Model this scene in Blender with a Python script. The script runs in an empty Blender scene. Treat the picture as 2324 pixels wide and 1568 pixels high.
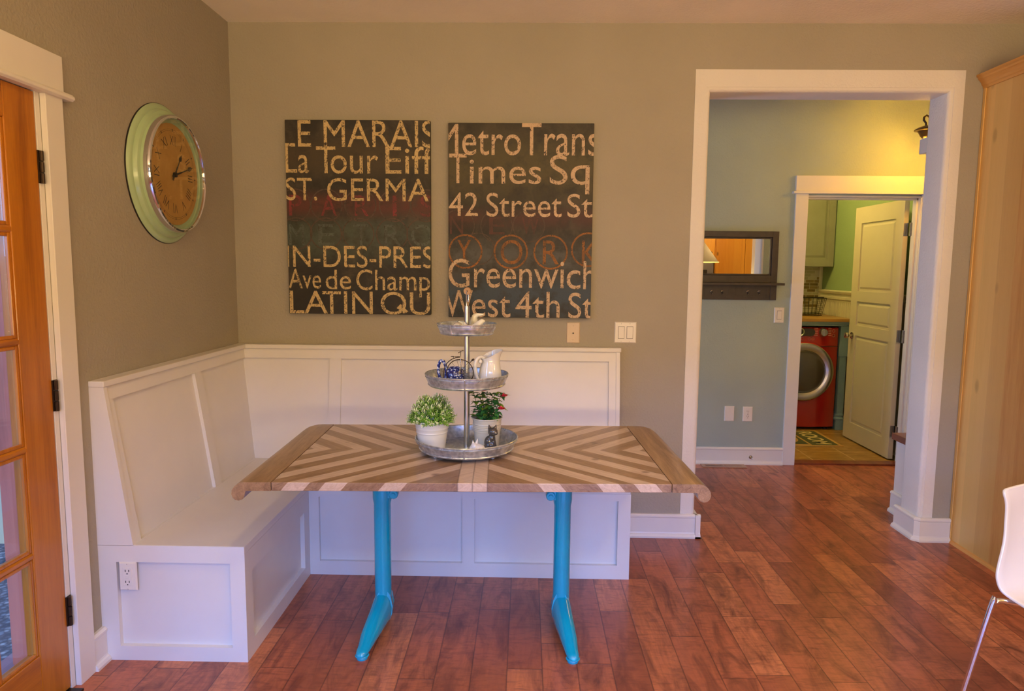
import bpy, bmesh, math, random
from mathutils import Vector, Matrix
random.seed(7)
sc = bpy.context.scene
COL = sc.collection
PI = math.pi

def S(r, g, b):
    f = lambda c: (c/255/12.92) if c/255 <= .04045 else ((c/255+.055)/1.055)**2.4
    return (f(r), f(g), f(b), 1.0)

# ------------------------------------------------------------------ camera
cam_d = bpy.data.cameras.new('camera'); cam = bpy.data.objects.new('camera', cam_d); COL.objects.link(cam)
cam_d.sensor_fit = 'HORIZONTAL'; cam_d.sensor_width = 36.0; cam_d.lens = 1575.47/2324*36.0
cam_d.clip_start = .05; cam_d.clip_end = 200
_r, _u, _f = Vector((.99976107, .0199997, .00882157)), Vector((-.0109331, .10805648, .99408464)), Vector((-.01892817, .99394356, -.10824932))
cam.matrix_world = Matrix(((_r.x, _u.x, -_f.x, 1.569), (_r.y, _u.y, -_f.y, -3.7498), (_r.z, _u.z, -_f.z, 1.469), (0, 0, 0, 1)))
sc.camera = cam
# ------------------------------------------------------------------ exposure
sc.view_settings.view_transform = 'Standard'; sc.view_settings.look = 'None'
sc.view_settings.gamma = 1.0; sc.view_settings.use_curve_mapping = False
sc.view_settings.exposure = 0.0
# ------------------------------------------------------------------ world: pale daylight sky
w = bpy.data.worlds.new('sky'); sc.world = w; w.use_nodes = True
nt = w.node_tree; nt.nodes.clear()
wo = nt.nodes.new('ShaderNodeOutputWorld'); bg = nt.nodes.new('ShaderNodeBackground')
tc = nt.nodes.new('ShaderNodeTexCoord'); sx = nt.nodes.new('ShaderNodeSeparateXYZ'); rp = nt.nodes.new('ShaderNodeValToRGB')
nt.links.new(tc.outputs['Generated'], sx.inputs[0]); nt.links.new(sx.outputs['Z'], rp.inputs[0])
rp.color_ramp.elements[0].position = 0.0; rp.color_ramp.elements[0].color = (.75, .83, .95, 1)
rp.color_ramp.elements[1].position = .6; rp.color_ramp.elements[1].color = (.40, .62, 1.0, 1)
nt.links.new(rp.outputs[0], bg.inputs['Color']); bg.inputs['Strength'].default_value = 1.0
nt.links.new(bg.outputs[0], wo.inputs[0])
# ------------------------------------------------------------------ lights
def light(name, kind, loc, energy, color, size=.2, size_y=None, target=None, shape=None):
    d = bpy.data.lights.new(name, kind); o = bpy.data.objects.new(name, d); COL.objects.link(o)
    o.location = loc; d.energy = energy; d.color = color
    if kind == 'AREA':
        d.shape = shape or ('RECTANGLE' if size_y else 'SQUARE'); d.size = size
        if size_y: d.size_y = size_y
        if target is not None:
            o.rotation_euler = (Vector(target)-Vector(loc)).to_track_quat('-Z', 'Y').to_euler()
    else:
        d.shadow_soft_size = size
    return o
# strength and colour of each group of lights
LG = {'hfill': (34, (.50, .63, 1.)), 'win': (3900, (.08, .31, 1.)), 'door': (380, (.24, .48, 1.)), 'down': (11, (1., .69, .25)), 'warmfill': (18, (1., .67, .27)),
      'hall': (7.2, (1., .46, .03)), 'laun': (36, (1., .68, .20)), 'kit': (34, (1., .62, .25)), 'fill_left': (30, (1., .72, .40)), 'fill_rear': (1120, (1., .69, .28)), 'sky': (.45, (1., 1., 1.))}
bg.inputs['Strength'].default_value = LG['sky'][0]
light('sky_light_window', 'AREA', (2.4, -12.0, 5.0), *LG['win'], 9.0, 3.0, (2.0, -1.0, .3))
light('sky_light_door', 'AREA', (-4.2, -7.0, 3.0), *LG['door'], 4.0, 3.0, (.5, -.9, .5))
for x, y in ((1.3, -2.6), (3.1, -2.4), (1.3, -4.6), (3.1, -4.6)):
    light('downlight', 'AREA', (x, y, 2.715), *LG['down'], .14, None, (x, y, 0), 'DISK')
light('warm_ceiling_fill', 'POINT', (1.5, -5.0, 2.05), *LG['warmfill'], .12)  # bare warm point added to brighten the ceiling; no lamp hangs here
light('warm_ceiling_fill', 'POINT', (3.4, -4.2, 2.05), *LG['warmfill'], .12)  # second added warm point, likewise without a fixture
light('ground_fill_left', 'AREA', (-3.2, -3.9, -.08), *LG['fill_left'], 4.5, 3.0, (1.6, -1.2, 2.7))  # added warm fill shining up from outside, as if off bright ground
light('ground_fill_rear', 'AREA', (2.4, -9.0, -.08), *LG['fill_rear'], 7.0, 3.0, (2.2, -.5, 2.7))  # added warm fill aimed up through the rear window to lift the ceiling
light('hall_cool_fill', 'AREA', (.45, .87, .85), *LG['hfill'], .75, .65, (3.5, .87, .3))  # added cool fill for the lower hall, set outside an invented window
light('laundry_light', 'POINT', (3.6, 2.35, 2.55), *LG['laun'], .10)
# the hall lamp's own lights are made with the lamp

# ------------------------------------------------------------------ node helper
class NG:
    def __init__(s, name):
        s.m = bpy.data.materials.new(name); s.m.use_nodes = True
        s.nt = s.m.node_tree; s.nt.nodes.clear()
        s.out = s.n('ShaderNodeOutputMaterial')
    def n(s, t, **k):
        nd = s.nt.nodes.new(t)
        for a, b in k.items(): setattr(nd, a, b)
        return nd
    def put(s, sock, v):
        if isinstance(v, bpy.types.NodeSocket): s.nt.links.new(v, sock)
        elif v is not None: sock.default_value = v
    def M(s, op, a, b=None, c=None):
        nd = s.n('ShaderNodeMath', operation=op); s.put(nd.inputs[0], a)
        if b is not None: s.put(nd.inputs[1], b)
        if c is not None: s.put(nd.inputs[2], c)
        return nd.outputs[0]
    def xyz(s, which='Object'):
        t = s.n('ShaderNodeTexCoord'); q = s.n('ShaderNodeSeparateXYZ'); s.put(q.inputs[0], t.outputs[which])
        return q.outputs[0], q.outputs[1], q.outputs[2], t.outputs[which]
    def vec(s, x, y, z):
        c = s.n('ShaderNodeCombineXYZ'); s.put(c.inputs[0], x); s.put(c.inputs[1], y); s.put(c.inputs[2], z); return c.outputs[0]
    def noise(s, v, scale, detail=3.0, rough=.55, dist=0.0):
        q = s.n('ShaderNodeTexNoise'); s.put(q.inputs['Vector'], v); s.put(q.inputs['Scale'], scale)
        q.inputs['Detail'].default_value = detail; q.inputs['Roughness'].default_value = rough; q.inputs['Distortion'].default_value = dist
        return q.outputs[0]
    def white(s, v):
        q = s.n('ShaderNodeTexWhiteNoise', noise_dimensions='3D'); s.put(q.inputs['Vector'], v); return q.outputs['Value']
    def ramp(s, f, *stops, const=False):
        q = s.n('ShaderNodeValToRGB'); s.put(q.inputs[0], f); e = q.color_ramp.elements
        if const: q.color_ramp.interpolation = 'CONSTANT'
        while len(e) < len(stops): e.new(.5)
        for i, (p, c) in enumerate(stops):
            e[i].position = p; e[i].color = c if len(c) == 4 else (*c, 1)
        return q.outputs[0]
    def mix(s, f, a, b, mode='MIX'):
        q = s.n('ShaderNodeMix', data_type='RGBA', blend_type=mode); s.put(q.inputs[0], f); s.put(q.inputs[6], a); s.put(q.inputs[7], b); return q.outputs[2]
    def bump(s, h, strength=.3, dist=.002, normal=None):
        q = s.n('ShaderNodeBump'); q.inputs['Strength'].default_value = strength; q.inputs['Distance'].default_value = dist
        s.put(q.inputs['Height'], h); s.put(q.inputs['Normal'], normal); return q.outputs[0]
    def bsdf(s, color, rough=.5, metal=0.0, normal=None, coat=0.0, spec=.5):
        b = s.n('ShaderNodeBsdfPrincipled'); s.put(b.inputs['Base Color'], color); s.put(b.inputs['Roughness'], rough)
        s.put(b.inputs['Metallic'], metal); s.put(b.inputs['Normal'], normal)
        s.put(b.inputs['Coat Weight'], coat); b.inputs['Coat Roughness'].default_value = .08; s.put(b.inputs['Specular IOR Level'], spec)
        s.put(s.out.inputs[0], b.outputs[0]); return b

def scale4(c, k): return (min(1, c[0]*k), min(1, c[1]*k), min(1, c[2]*k), 1)
def plain(name, c, rough=.45, metal=0., var=.06, vs=8., bs=0., bd=.001, bscale=90., coat=0., spec=.5):
    g = NG(name); x, y, z, v = g.xyz()
    col = g.ramp(g.noise(v, vs), (.3, scale4(c, 1-var)), (.7, scale4(c, 1+var)))
    nm = g.bump(g.noise(v, bscale, 2.0), bs, bd) if bs else None
    g.bsdf(col, rough, metal, nm, coat, spec); return g.m
def emit(name, c, st):
    g = NG(name); e = g.n('ShaderNodeEmission'); e.inputs[0].default_value = c; e.inputs[1].default_value = st
    g.put(g.out.inputs[0], e.outputs[0]); return g.m
def glass(name, tint=(1, 1, 1, 1), ior=1.45):
    g = NG(name); t = g.n('ShaderNodeBsdfTransparent'); t.inputs[0].default_value = tint
    gl = g.n('ShaderNodeBsdfGlossy'); gl.inputs['Roughness'].default_value = .0
    fr = g.n('ShaderNodeFresnel'); ge = g.n('ShaderNodeNewGeometry'); g.put(fr.inputs[0], g.M('ADD', ior, g.M('MULTIPLY', ge.outputs['Backfacing'], 1/ior-ior)))
    mx = g.n('ShaderNodeMixShader'); g.put(mx.inputs[0], fr.outputs[0]); g.put(mx.inputs[1], t.outputs[0]); g.put(mx.inputs[2], gl.outputs[0])
    g.put(g.out.inputs[0], mx.outputs[0]); return g.m
def wood(name, c1, c2, c3, axis='y', rough=.4, scale=1.0, coat=0., knots=0., bump=.15, boards=0., bax='y', streak=.35, nax='y'):
    g = NG(name); x, y, z, v = g.xyz()
    st = {'x': (.07, 1, 1), 'y': (1, .07, 1), 'z': (1, 1, .07)}[axis]
    vv = g.vec(g.M('MULTIPLY', x, st[0]), g.M('MULTIPLY', y, st[1]), g.M('MULTIPLY', z, st[2]))
    n1 = g.noise(vv, 14*scale, 5., .62, .8); n2 = g.noise(vv, 90*scale, 3., .6); n3 = g.noise(vv, 3.2*scale, 2.)
    a = g.ramp(n1, (.28, c1), (.5, c2), (.74, c3))
    a = g.mix(g.M('MULTIPLY', n2, streak), a, c1, 'MULTIPLY')
    a = g.mix(g.ramp(n3, (.35, (0, 0, 0)), (.7, (.35, .35, .35))), a, c3)
    if boards:
        bi = g.M('FLOOR', g.M('DIVIDE', {'x': x, 'y': y, 'z': z}[bax], boards)); rb = g.white(g.vec(bi, 3.1, 8.2))
        a = g.mix(g.ramp(rb, (0, (.0, .0, .0)), (1, (.7, .7, .7))), a, scale4(c1, .58))
        a = g.mix(g.ramp(g.white(g.vec(bi, 7.7, 1.2)), (.4, (.0, .0, .0)), (1, (.6, .6, .6))), a, scale4(c3, 1.3))
    if knots:
        vo = g.n('ShaderNodeTexVoronoi'); g.put(vo.inputs['Vector'], g.vec(*[g.M('MULTIPLY', q, .45 if q_ax == axis else (.01 if q_ax == nax else 1.0)) for q, q_ax in ((x, 'x'), (y, 'y'), (z, 'z'))])); vo.inputs['Scale'].default_value = 6.5
        vo.inputs['Randomness'].default_value = 1.0
        k = g.ramp(vo.outputs['Distance'], (.0, (1, 1, 1)), (.07, (.85, .85, .85)), (.13, (0, 0, 0)))
        a = g.mix(g.M('MULTIPLY', k, knots), a, scale4(c1, .25))
    g.bsdf(a, rough, 0, g.bump(n2, bump, .0008), coat); return g.m

MAT = {}
def wallpaint(name, c):
    g = NG(name); x, y, z, v = g.xyz()
    n = g.noise(v, 75., 2., .5, .4); col = g.ramp(g.noise(v, 2.2), (.3, scale4(c, .96)), (.7, scale4(c, 1.04)))
    g.bsdf(col, .62, 0, g.bump(n, .5, .005), spec=.3); return g.m
MAT['taupe'] = wallpaint('taupe_wall_paint', (.376, .342, .275, 1))
MAT['hallpaint'] = wallpaint('sage_wall_paint', (.370, .440, .405, 1))
MAT['greenpaint'] = wallpaint('green_wall_paint', (.30, .43, .23, 1))
MAT['whitewall'] = wallpaint('white_textured_paint', (.74, .71, .67, 1))
MAT['ceiling'] = wallpaint('ceiling_paint', (.95, .89, .78, 1))
MAT['trim'] = plain('white_trim_paint', (.755, .725, .685, 1), .38, var=.015, bs=.03, bscale=60)
MAT['bench'] = plain('white_bench_paint', (.745, .72, .69, 1), .36, var=.015, bs=.03, bscale=50)
MAT['plate'] = plain('white_plastic', (.78, .74, .68, 1), .3, var=.01)
MAT['almond'] = plain('almond_plastic', (.66, .52, .38, 1), .35, var=.01)
MAT['slot'] = plain('dark_slot', (.03, .025, .02, 1), .6)
MAT['black'] = plain('black_metal', (.02, .018, .016, 1), .4, .3)
MAT['bronze'] = plain('oil_rubbed_bronze', (.06, .042, .03, 1), .35, .8)
MAT['nickel'] = plain('satin_nickel', (.46, .42, .36, 1), .25, 1.)
MAT['chrome'] = plain('chrome', (.82, .84, .88, 1), .06, 1., var=.01)
MAT['steel'] = plain('brushed_steel', (.55, .56, .58, 1), .28, 1.)
MAT['blue'] = plain('turquoise_enamel', (.0, .37, .54, 1), .14, var=.03, coat=.6)
MAT['fir'] = wood('fir_door_wood', S(150, 84, 8), S(190, 116, 16), S(206, 134, 34), 'z', .35, 2.0, .3, streak=.5)
MAT['firh'] = wood('fir_rail_wood', S(150, 84, 8), S(190, 116, 16), S(206, 134, 34), 'y', .35, 2.0, .3, streak=.5)
MAT['maple'] = wood('maple_panel_wood', S(206, 148, 68), S(230, 178, 98), S(240, 196, 120), 'z', .36, 2.2, .25, knots=.35, bump=.05, boards=.118, streak=.6, nax='x')
MAT['mapley'] = wood('maple_trim_wood', S(192, 130, 52), S(216, 158, 76), S(228, 176, 96), 'y', .38, .6, .2)
MAT['pine'] = wood('knotty_pine_wood', S(206, 140, 34), S(226, 162, 52), S(234, 176, 70), 'z', .4, 1.2, .2, knots=.95, boards=.14, bax='x')
MAT['counter'] = wood('oak_counter_wood', S(150, 112, 44), S(176, 134, 60), S(190, 150, 78), 'x', .35, 1., .2)
MAT['cherry'] = wood('reddish_bench_wood', S(92, 40, 22), S(128, 62, 36), S(146, 78, 48), 'y', .3, 1., .3)
MAT['sagecab'] = plain('sage_cabinet_paint', (.27, .27, .20, 1), .4)
MAT['bluecab'] = plain('blue_grey_cabinet_paint', (.22, .34, .37, 1), .4)
MAT['cream'] = plain('cream_beadboard_paint', (.66, .62, .46, 1), .4)
MAT['red'] = plain('red_enamel', (.36, .014, .012, 1), .18, .0, var=.03, coat=.8)
MAT['darkplastic'] = plain('dark_plastic', (.03, .028, .026, 1), .25)
MAT['drumglass'] = plain('dark_drum_glass', (.06, .055, .05, 1), .06, .0, coat=1.)
MAT['espresso'] = plain('espresso_paint', (.045, .033, .026, 1), .45, var=.2, vs=25)
MAT['mirror'] = plain('mirror_silver', (.82, .84, .80, 1), .01, 1., var=.005)
MAT['mint'] = plain('mint_enamel', S(166, 192, 150), .3, var=.04, coat=.3)
MAT['glass'] = glass('clear_glass')
MAT['ceramic'] = plain('white_glazed_ceramic', (.76, .76, .76, 1), .1, var=.01, coat=.6)
MAT['blackglaze'] = plain('black_glazed_ceramic', (.055, .052, .055, 1), .12, var=.1, coat=.7)
MAT['potwhite'] = plain('white_enamel_pot', (.72, .73, .72, 1), .28, var=.02, coat=.3)
MAT['potgrey'] = plain('pale_grey_enamel_pot', (.56, .55, .49, 1), .3, var=.02, coat=.3)
MAT['soil'] = plain('potting_soil', (.05, .04, .028, 1), .9, bs=.6, bd=.004, bscale=200)
for nm, c in (('leafa', S(84, 150, 44)), ('leafb', S(136, 186, 72)), ('leafc', S(222, 234, 186)), ('leafd', S(62, 124, 62)), ('leafe', S(122, 156, 48)), ('stem', S(70, 96, 40))):
    MAT[nm] = plain('plant_'+nm, c, .45, var=.15, vs=60)
MAT['petal'] = plain('red_petal', (.66, .04, .07, 1), .5, var=.2, vs=80)
MAT['shell'] = plain('white_chair_plastic', (.82, .78, .72, 1), .16, var=.01, coat=.5)
MAT['redwood'] = wood('stained_redwood_post', S(150, 78, 62), S(190, 104, 86), S(204, 122, 100), 'z', .6)
MAT['deck'] = wood('deck_board_wood', S(150, 120, 130), S(186, 150, 165), S(200, 170, 180), 'y', .6)
MAT['woodknob'] = wood('beech_knob_wood', S(140, 104, 70), S(168, 128, 90), S(184, 148, 108), 'x', .4, 2.)
MAT['vent'] = plain('tan_vent_metal', S(176, 140, 116), .4)

def galvanized():
    g = NG('galvanized_tin'); x, y, z, v = g.xyz()
    vo = g.n('ShaderNodeTexVoronoi'); g.put(vo.inputs['Vector'], v); vo.inputs['Scale'].default_value = 60
    n = g.noise(v, 28, 4., .6, 1.)
    f = g.M('ADD', g.M('MULTIPLY', vo.outputs['Distance'], .5), g.M('MULTIPLY', n, .8))
    col = g.ramp(f, (.3, (.30, .35, .42)), (.6, (.50, .57, .66)), (.85, (.72, .78, .86)))
    g.bsdf(col, g.ramp(n, (.3, (.40, .40, .40)), (.7, (.24, .24, .24))), .72, g.bump(n, .25, .002)); return g.m
MAT['tin'] = galvanized()

def plank_floor():
    g = NG('hand_scraped_plank_floor'); x, y, z, v = g.xyz()
    W = .1303
    u = g.M('DIVIDE', g.M('SUBTRACT', x, .603-W*30), W); row = g.M('FLOOR', u); fu = g.M('SUBTRACT', u, row)
    off = g.M('MULTIPLY', g.white(g.vec(row, 3.3, 1.7)), 5.0)
    L = g.M('ADD', .42, g.M('MULTIPLY', g.white(g.vec(row, 9.1, 4.4)), .75))
    t = g.M('DIVIDE', g.M('ADD', g.M('ADD', y, 20.0), off), L); cl = g.M('FLOOR', t); ft = g.M('SUBTRACT', t, cl)
    rnd = g.white(g.vec(row, cl, .5)); rnd2 = g.white(g.vec(row, cl, 7.5))
    base = g.ramp(rnd, (0., S(158, 84, 54)), (.3, S(180, 100, 64)), (.7, S(198, 114, 72)), (1., S(216, 134, 84)))
    vv = g.vec(g.M('ADD', x, g.M('MULTIPLY', rnd2, 9.)), g.M('ADD', g.M('MULTIPLY', y, .10), g.M('MULTIPLY', rnd, 5.)), rnd2)
    grain = g.noise(vv, 46, 5., .65, .6)
    col = g.mix(g.ramp(grain, (.3, (.0, .0, .0)), (.72, (.55, .55, .55))), base, S(138, 72, 46))
    vb = g.vec(g.M('ADD', x, g.M('MULTIPLY', rnd2, 3.)), g.M('MULTIPLY', y, .28), rnd)
    blot = g.noise(vb, 11., 5., .65, 1.0)
    col = g.mix(g.ramp(blot, (.46, (0, 0, 0)), (.70, (.85, .85, .85))), col, S(96, 46, 32))
    cross = g.noise(g.vec(g.M('MULTIPLY', x, .25), y, rnd2), 60., 3., .6, .8)
    col = g.mix(g.ramp(cross, (.48, (0, 0, 0)), (.70, (.55, .55, .55))), col, S(112, 56, 38))
    e1 = g.M('MINIMUM', fu, g.M('SUBTRACT', 1.0, fu)); e2 = g.M('MULTIPLY', g.M('MINIMUM', ft, g.M('SUBTRACT', 1.0, ft)), g.M('DIVIDE', L, W))
    e = g.M('MINIMUM', e1, e2)
    gap = g.ramp(e, (.0, (1, 1, 1)), (.010, (.8, .8, .8)), (.024, (0, 0, 0)))
    col = g.mix(g.M('MULTIPLY', gap, .72), col, S(70, 32, 20))
    h = g.M('ADD', g.M('MULTIPLY', g.ramp(e, (0., (0, 0, 0)), (.05, (1, 1, 1))), .8), g.M('ADD', g.M('MULTIPLY', cross, .25), g.M('MULTIPLY', blot, .25)))
    g.bsdf(col, g.ramp(blot, (.3, (.30, .30, .30)), (.7, (.40, .40, .40))), 0, g.bump(h, .35, .0015), coat=.15); return g.m
MAT['plank'] = plank_floor()

def tile_floor():
    g = NG('ochre_floor_tile'); x, y, z, v = g.xyz()
    W = .33; c, s_ = math.cos(.0), math.sin(.0)
    u = g.M('DIVIDE', g.M('ADD', x, .12), W); t = g.M('DIVIDE', g.M('ADD', y, .09), W)
    fu = g.M('FRACT', u); ft = g.M('FRACT', t)
    e = g.M('MINIMUM', g.M('MINIMUM', fu, g.M('SUBTRACT', 1., fu)), g.M('MINIMUM', ft, g.M('SUBTRACT', 1., ft)))
    n = g.noise(g.vec(x, g.M('MULTIPLY', y, 2.2), g.white(g.vec(g.M('FLOOR', u), g.M('FLOOR', t), 0))), 9, 4., .6, .6)
    col = g.ramp(n, (.3, S(132, 100, 40)), (.55, S(160, 126, 62)), (.75, S(186, 150, 88)))
    col = g.mix(g.ramp(e, (.012, (1, 1, 1)), (.02, (0, 0, 0))), col, S(190, 160, 110))
    g.bsdf(col, .35, 0, g.bump(g.ramp(e, (.01, (0, 0, 0)), (.03, (1, 1, 1))), .3, .002)); return g.m
MAT['tile'] = tile_floor()

def mosaic():
    g = NG('brick_mosaic_tile'); x, y, z, v = g.xyz()
    H = .031; L = .085
    r = g.M('FLOOR', g.M('DIVIDE', z, H)); t = g.M('ADD', g.M('DIVIDE', x, L), g.M('MULTIPLY', g.white(g.vec(r, 2., 2.)), 1.)); c = g.M('FLOOR', t)
    rn = g.white(g.vec(r, c, 4.))
    col = g.ramp(rn, (0., S(176, 172, 140)), (.45, S(196, 192, 164)), (.62, S(122, 104, 58)), (.85, S(146, 128, 84)), const=True)
    fz = g.M('FRACT', g.M('DIVIDE', z, H)); fx = g.M('FRACT', t)
    e = g.M('MINIMUM', g.M('MULTIPLY', g.M('MINIMUM', fz, g.M('SUBTRACT', 1., fz)), H), g.M('MULTIPLY', g.M('MINIMUM', fx, g.M('SUBTRACT', 1., fx)), L))
    col = g.mix(g.ramp(e, (.0012, (1, 1, 1)), (.002, (0, 0, 0))), col, S(206, 200, 176))
    g.bsdf(col, .2); return g.m
MAT['mosaic'] = mosaic()

def chevron():
    g = NG('chevron_reclaimed_wood'); x, y, z, v = g.xyz()
    u = g.M('ABSOLUTE', x); av = g.M('ABSOLUTE', y)
    dz = g.M('SUBTRACT', .75, z)
    s = g.M('SUBTRACT', g.M('SUBTRACT', u, av), g.M('MULTIPLY', dz, .85))
    t = g.M('ADD', s, .5)                       # map s in [-.5, .7]
    f = g.M('DIVIDE', t, 1.2)
    P = lambda q: (q+.5)/1.2
    B, Wt = (0, 0, 0), (1, 1, 1)
    stops = [(0., B)]
    for a, b in ((-.226, -.150), (-.022, .052), (.104, .176), (.263, .336), (.418, .492), (.580, .650)):
        stops += [(P(a), Wt), (P(b), B)]
    lt = g.ramp(f, *stops, const=True)
    ctr = g.ramp(u, (0., Wt), (.0505, B), const=True)
    lt = g.mix(1.0, lt, ctr, 'LIGHTEN')
    sid = g.M('FLOOR', g.M('DIVIDE', s, .0785)); side = g.M('SIGN', x); sy = g.M('SIGN', y)
    rid = g.white(g.vec(sid, side, sy))
    # grain runs along the board: along (u+v)
    al = g.M('ADD', u, av); 
    vv = g.vec(g.M('ADD', g.M('MULTIPLY', s, 1.0), g.M('MULTIPLY', rid, 7.)), g.M('MULTIPLY', al, .09), g.M('ADD', g.M('MULTIPLY', z, 1.), g.M('MULTIPLY', side, 3.)))
    n = g.noise(vv, 55, 5., .65, 1.2); n2 = g.noise(v, 5., 3.)
    dark = g.ramp(n, (.3, S(122, 92, 66)), (.55, S(158, 126, 96)), (.8, S(176, 146, 116)))
    lite = g.ramp(n, (.3, S(184, 158, 136)), (.6, S(208, 184, 164)), (.8, S(216, 196, 178)))
    dark = g.mix(g.M('MULTIPLY', rid, .35), dark, S(116, 88, 62))
    col = g.mix(lt, dark, lite)
    col = g.mix(g.ramp(n2, (.55, (0, 0, 0)), (.8, (.3, .3, .3))), col, S(120, 84, 54))
    vo = g.n('ShaderNodeTexVoronoi'); g.put(vo.inputs['Vector'], g.vec(x, y, g.M('MULTIPLY', z, .01))); vo.inputs['Scale'].default_value = 7.
    col = g.mix(g.ramp(vo.outputs['Distance'], (.0, (.7, .7, .7)), (.08, (.5, .5, .5)), (.14, (0, 0, 0))), col, S(84, 54, 32))
    line = g.ramp(g.M('MINIMUM', g.M('ABSOLUTE', x), g.M('ABSOLUTE', g.M('SUBTRACT', u, .0505))), (.0, (.6, .6, .6)), (.0022, (0, 0, 0)))
    col = g.mix(line, col, S(70, 46, 30))
    g.bsdf(col, .30, 0, g.bump(n, .12, .0008), coat=.25); return g.m
MAT['chevron'] = chevron()
MAT['tabend'] = wood('reclaimed_end_board_wood', S(116, 86, 56), S(168, 132, 94), S(196, 160, 120), 'y', .34, 2.8, .25, bump=.5, streak=.8, knots=.5, nax='z')

def canvas(name, tints):
    g = NG(name); x, y, z, v = g.xyz()
    n = g.noise(v, 5., 4., .7, .6); fine = g.noise(v, 260., 2.)
    col = g.ramp(n, (.3, S(24, 22, 21)), (.5, S(45, 41, 37)), (.7, S(78, 69, 58)))
    for zc, hw, c in tints:
        band = g.M('SUBTRACT', 1.0, g.M('DIVIDE', g.M('ABSOLUTE', g.M('SUBTRACT', z, zc-1.73)), hw))
        f = g.M('MULTIPLY', g.ramp(band, (0., (0, 0, 0)), (.8, (1, 1, 1))), g.ramp(g.noise(v, 9., 4., .7), (.30, (0, 0, 0)), (.55, (1, 1, 1))))
        col = g.mix(f, col, c)
    col = g.mix(g.M('MULTIPLY', fine, .35), col, S(20, 17, 15))
    g.bsdf(col, .6, 0, g.bump(fine, .25, .001)); return g.m
def worn(name, c, amount=.40, back=S(52, 44, 38), op=1.0):
    g = NG(name); x, y, z, v = g.xyz()
    a = g.noise(v, 60., 5., .75, 1.4); b = g.noise(v, 7., 3.); sp = g.noise(g.vec(x, y, g.M('MULTIPLY', z, .5)), 150., 3., .7)
    chip = g.ramp(g.M('ADD', g.M('MULTIPLY', a, .65), g.M('MULTIPLY', sp, .35)), (amount-.03, (1, 1, 1)), (amount+.02, (0, 0, 0)))
    base = g.ramp(b, (.3, scale4(c, .84)), (.7, c))
    if op < 1: base = g.mix(g.M('MULTIPLY', g.ramp(g.noise(v, 14., 4., .7), (.3, (.35, .35, .35)), (.7, (1, 1, 1))), op), back, base)
    g.bsdf(g.mix(chip, base, back), .6); return g.m

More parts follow.
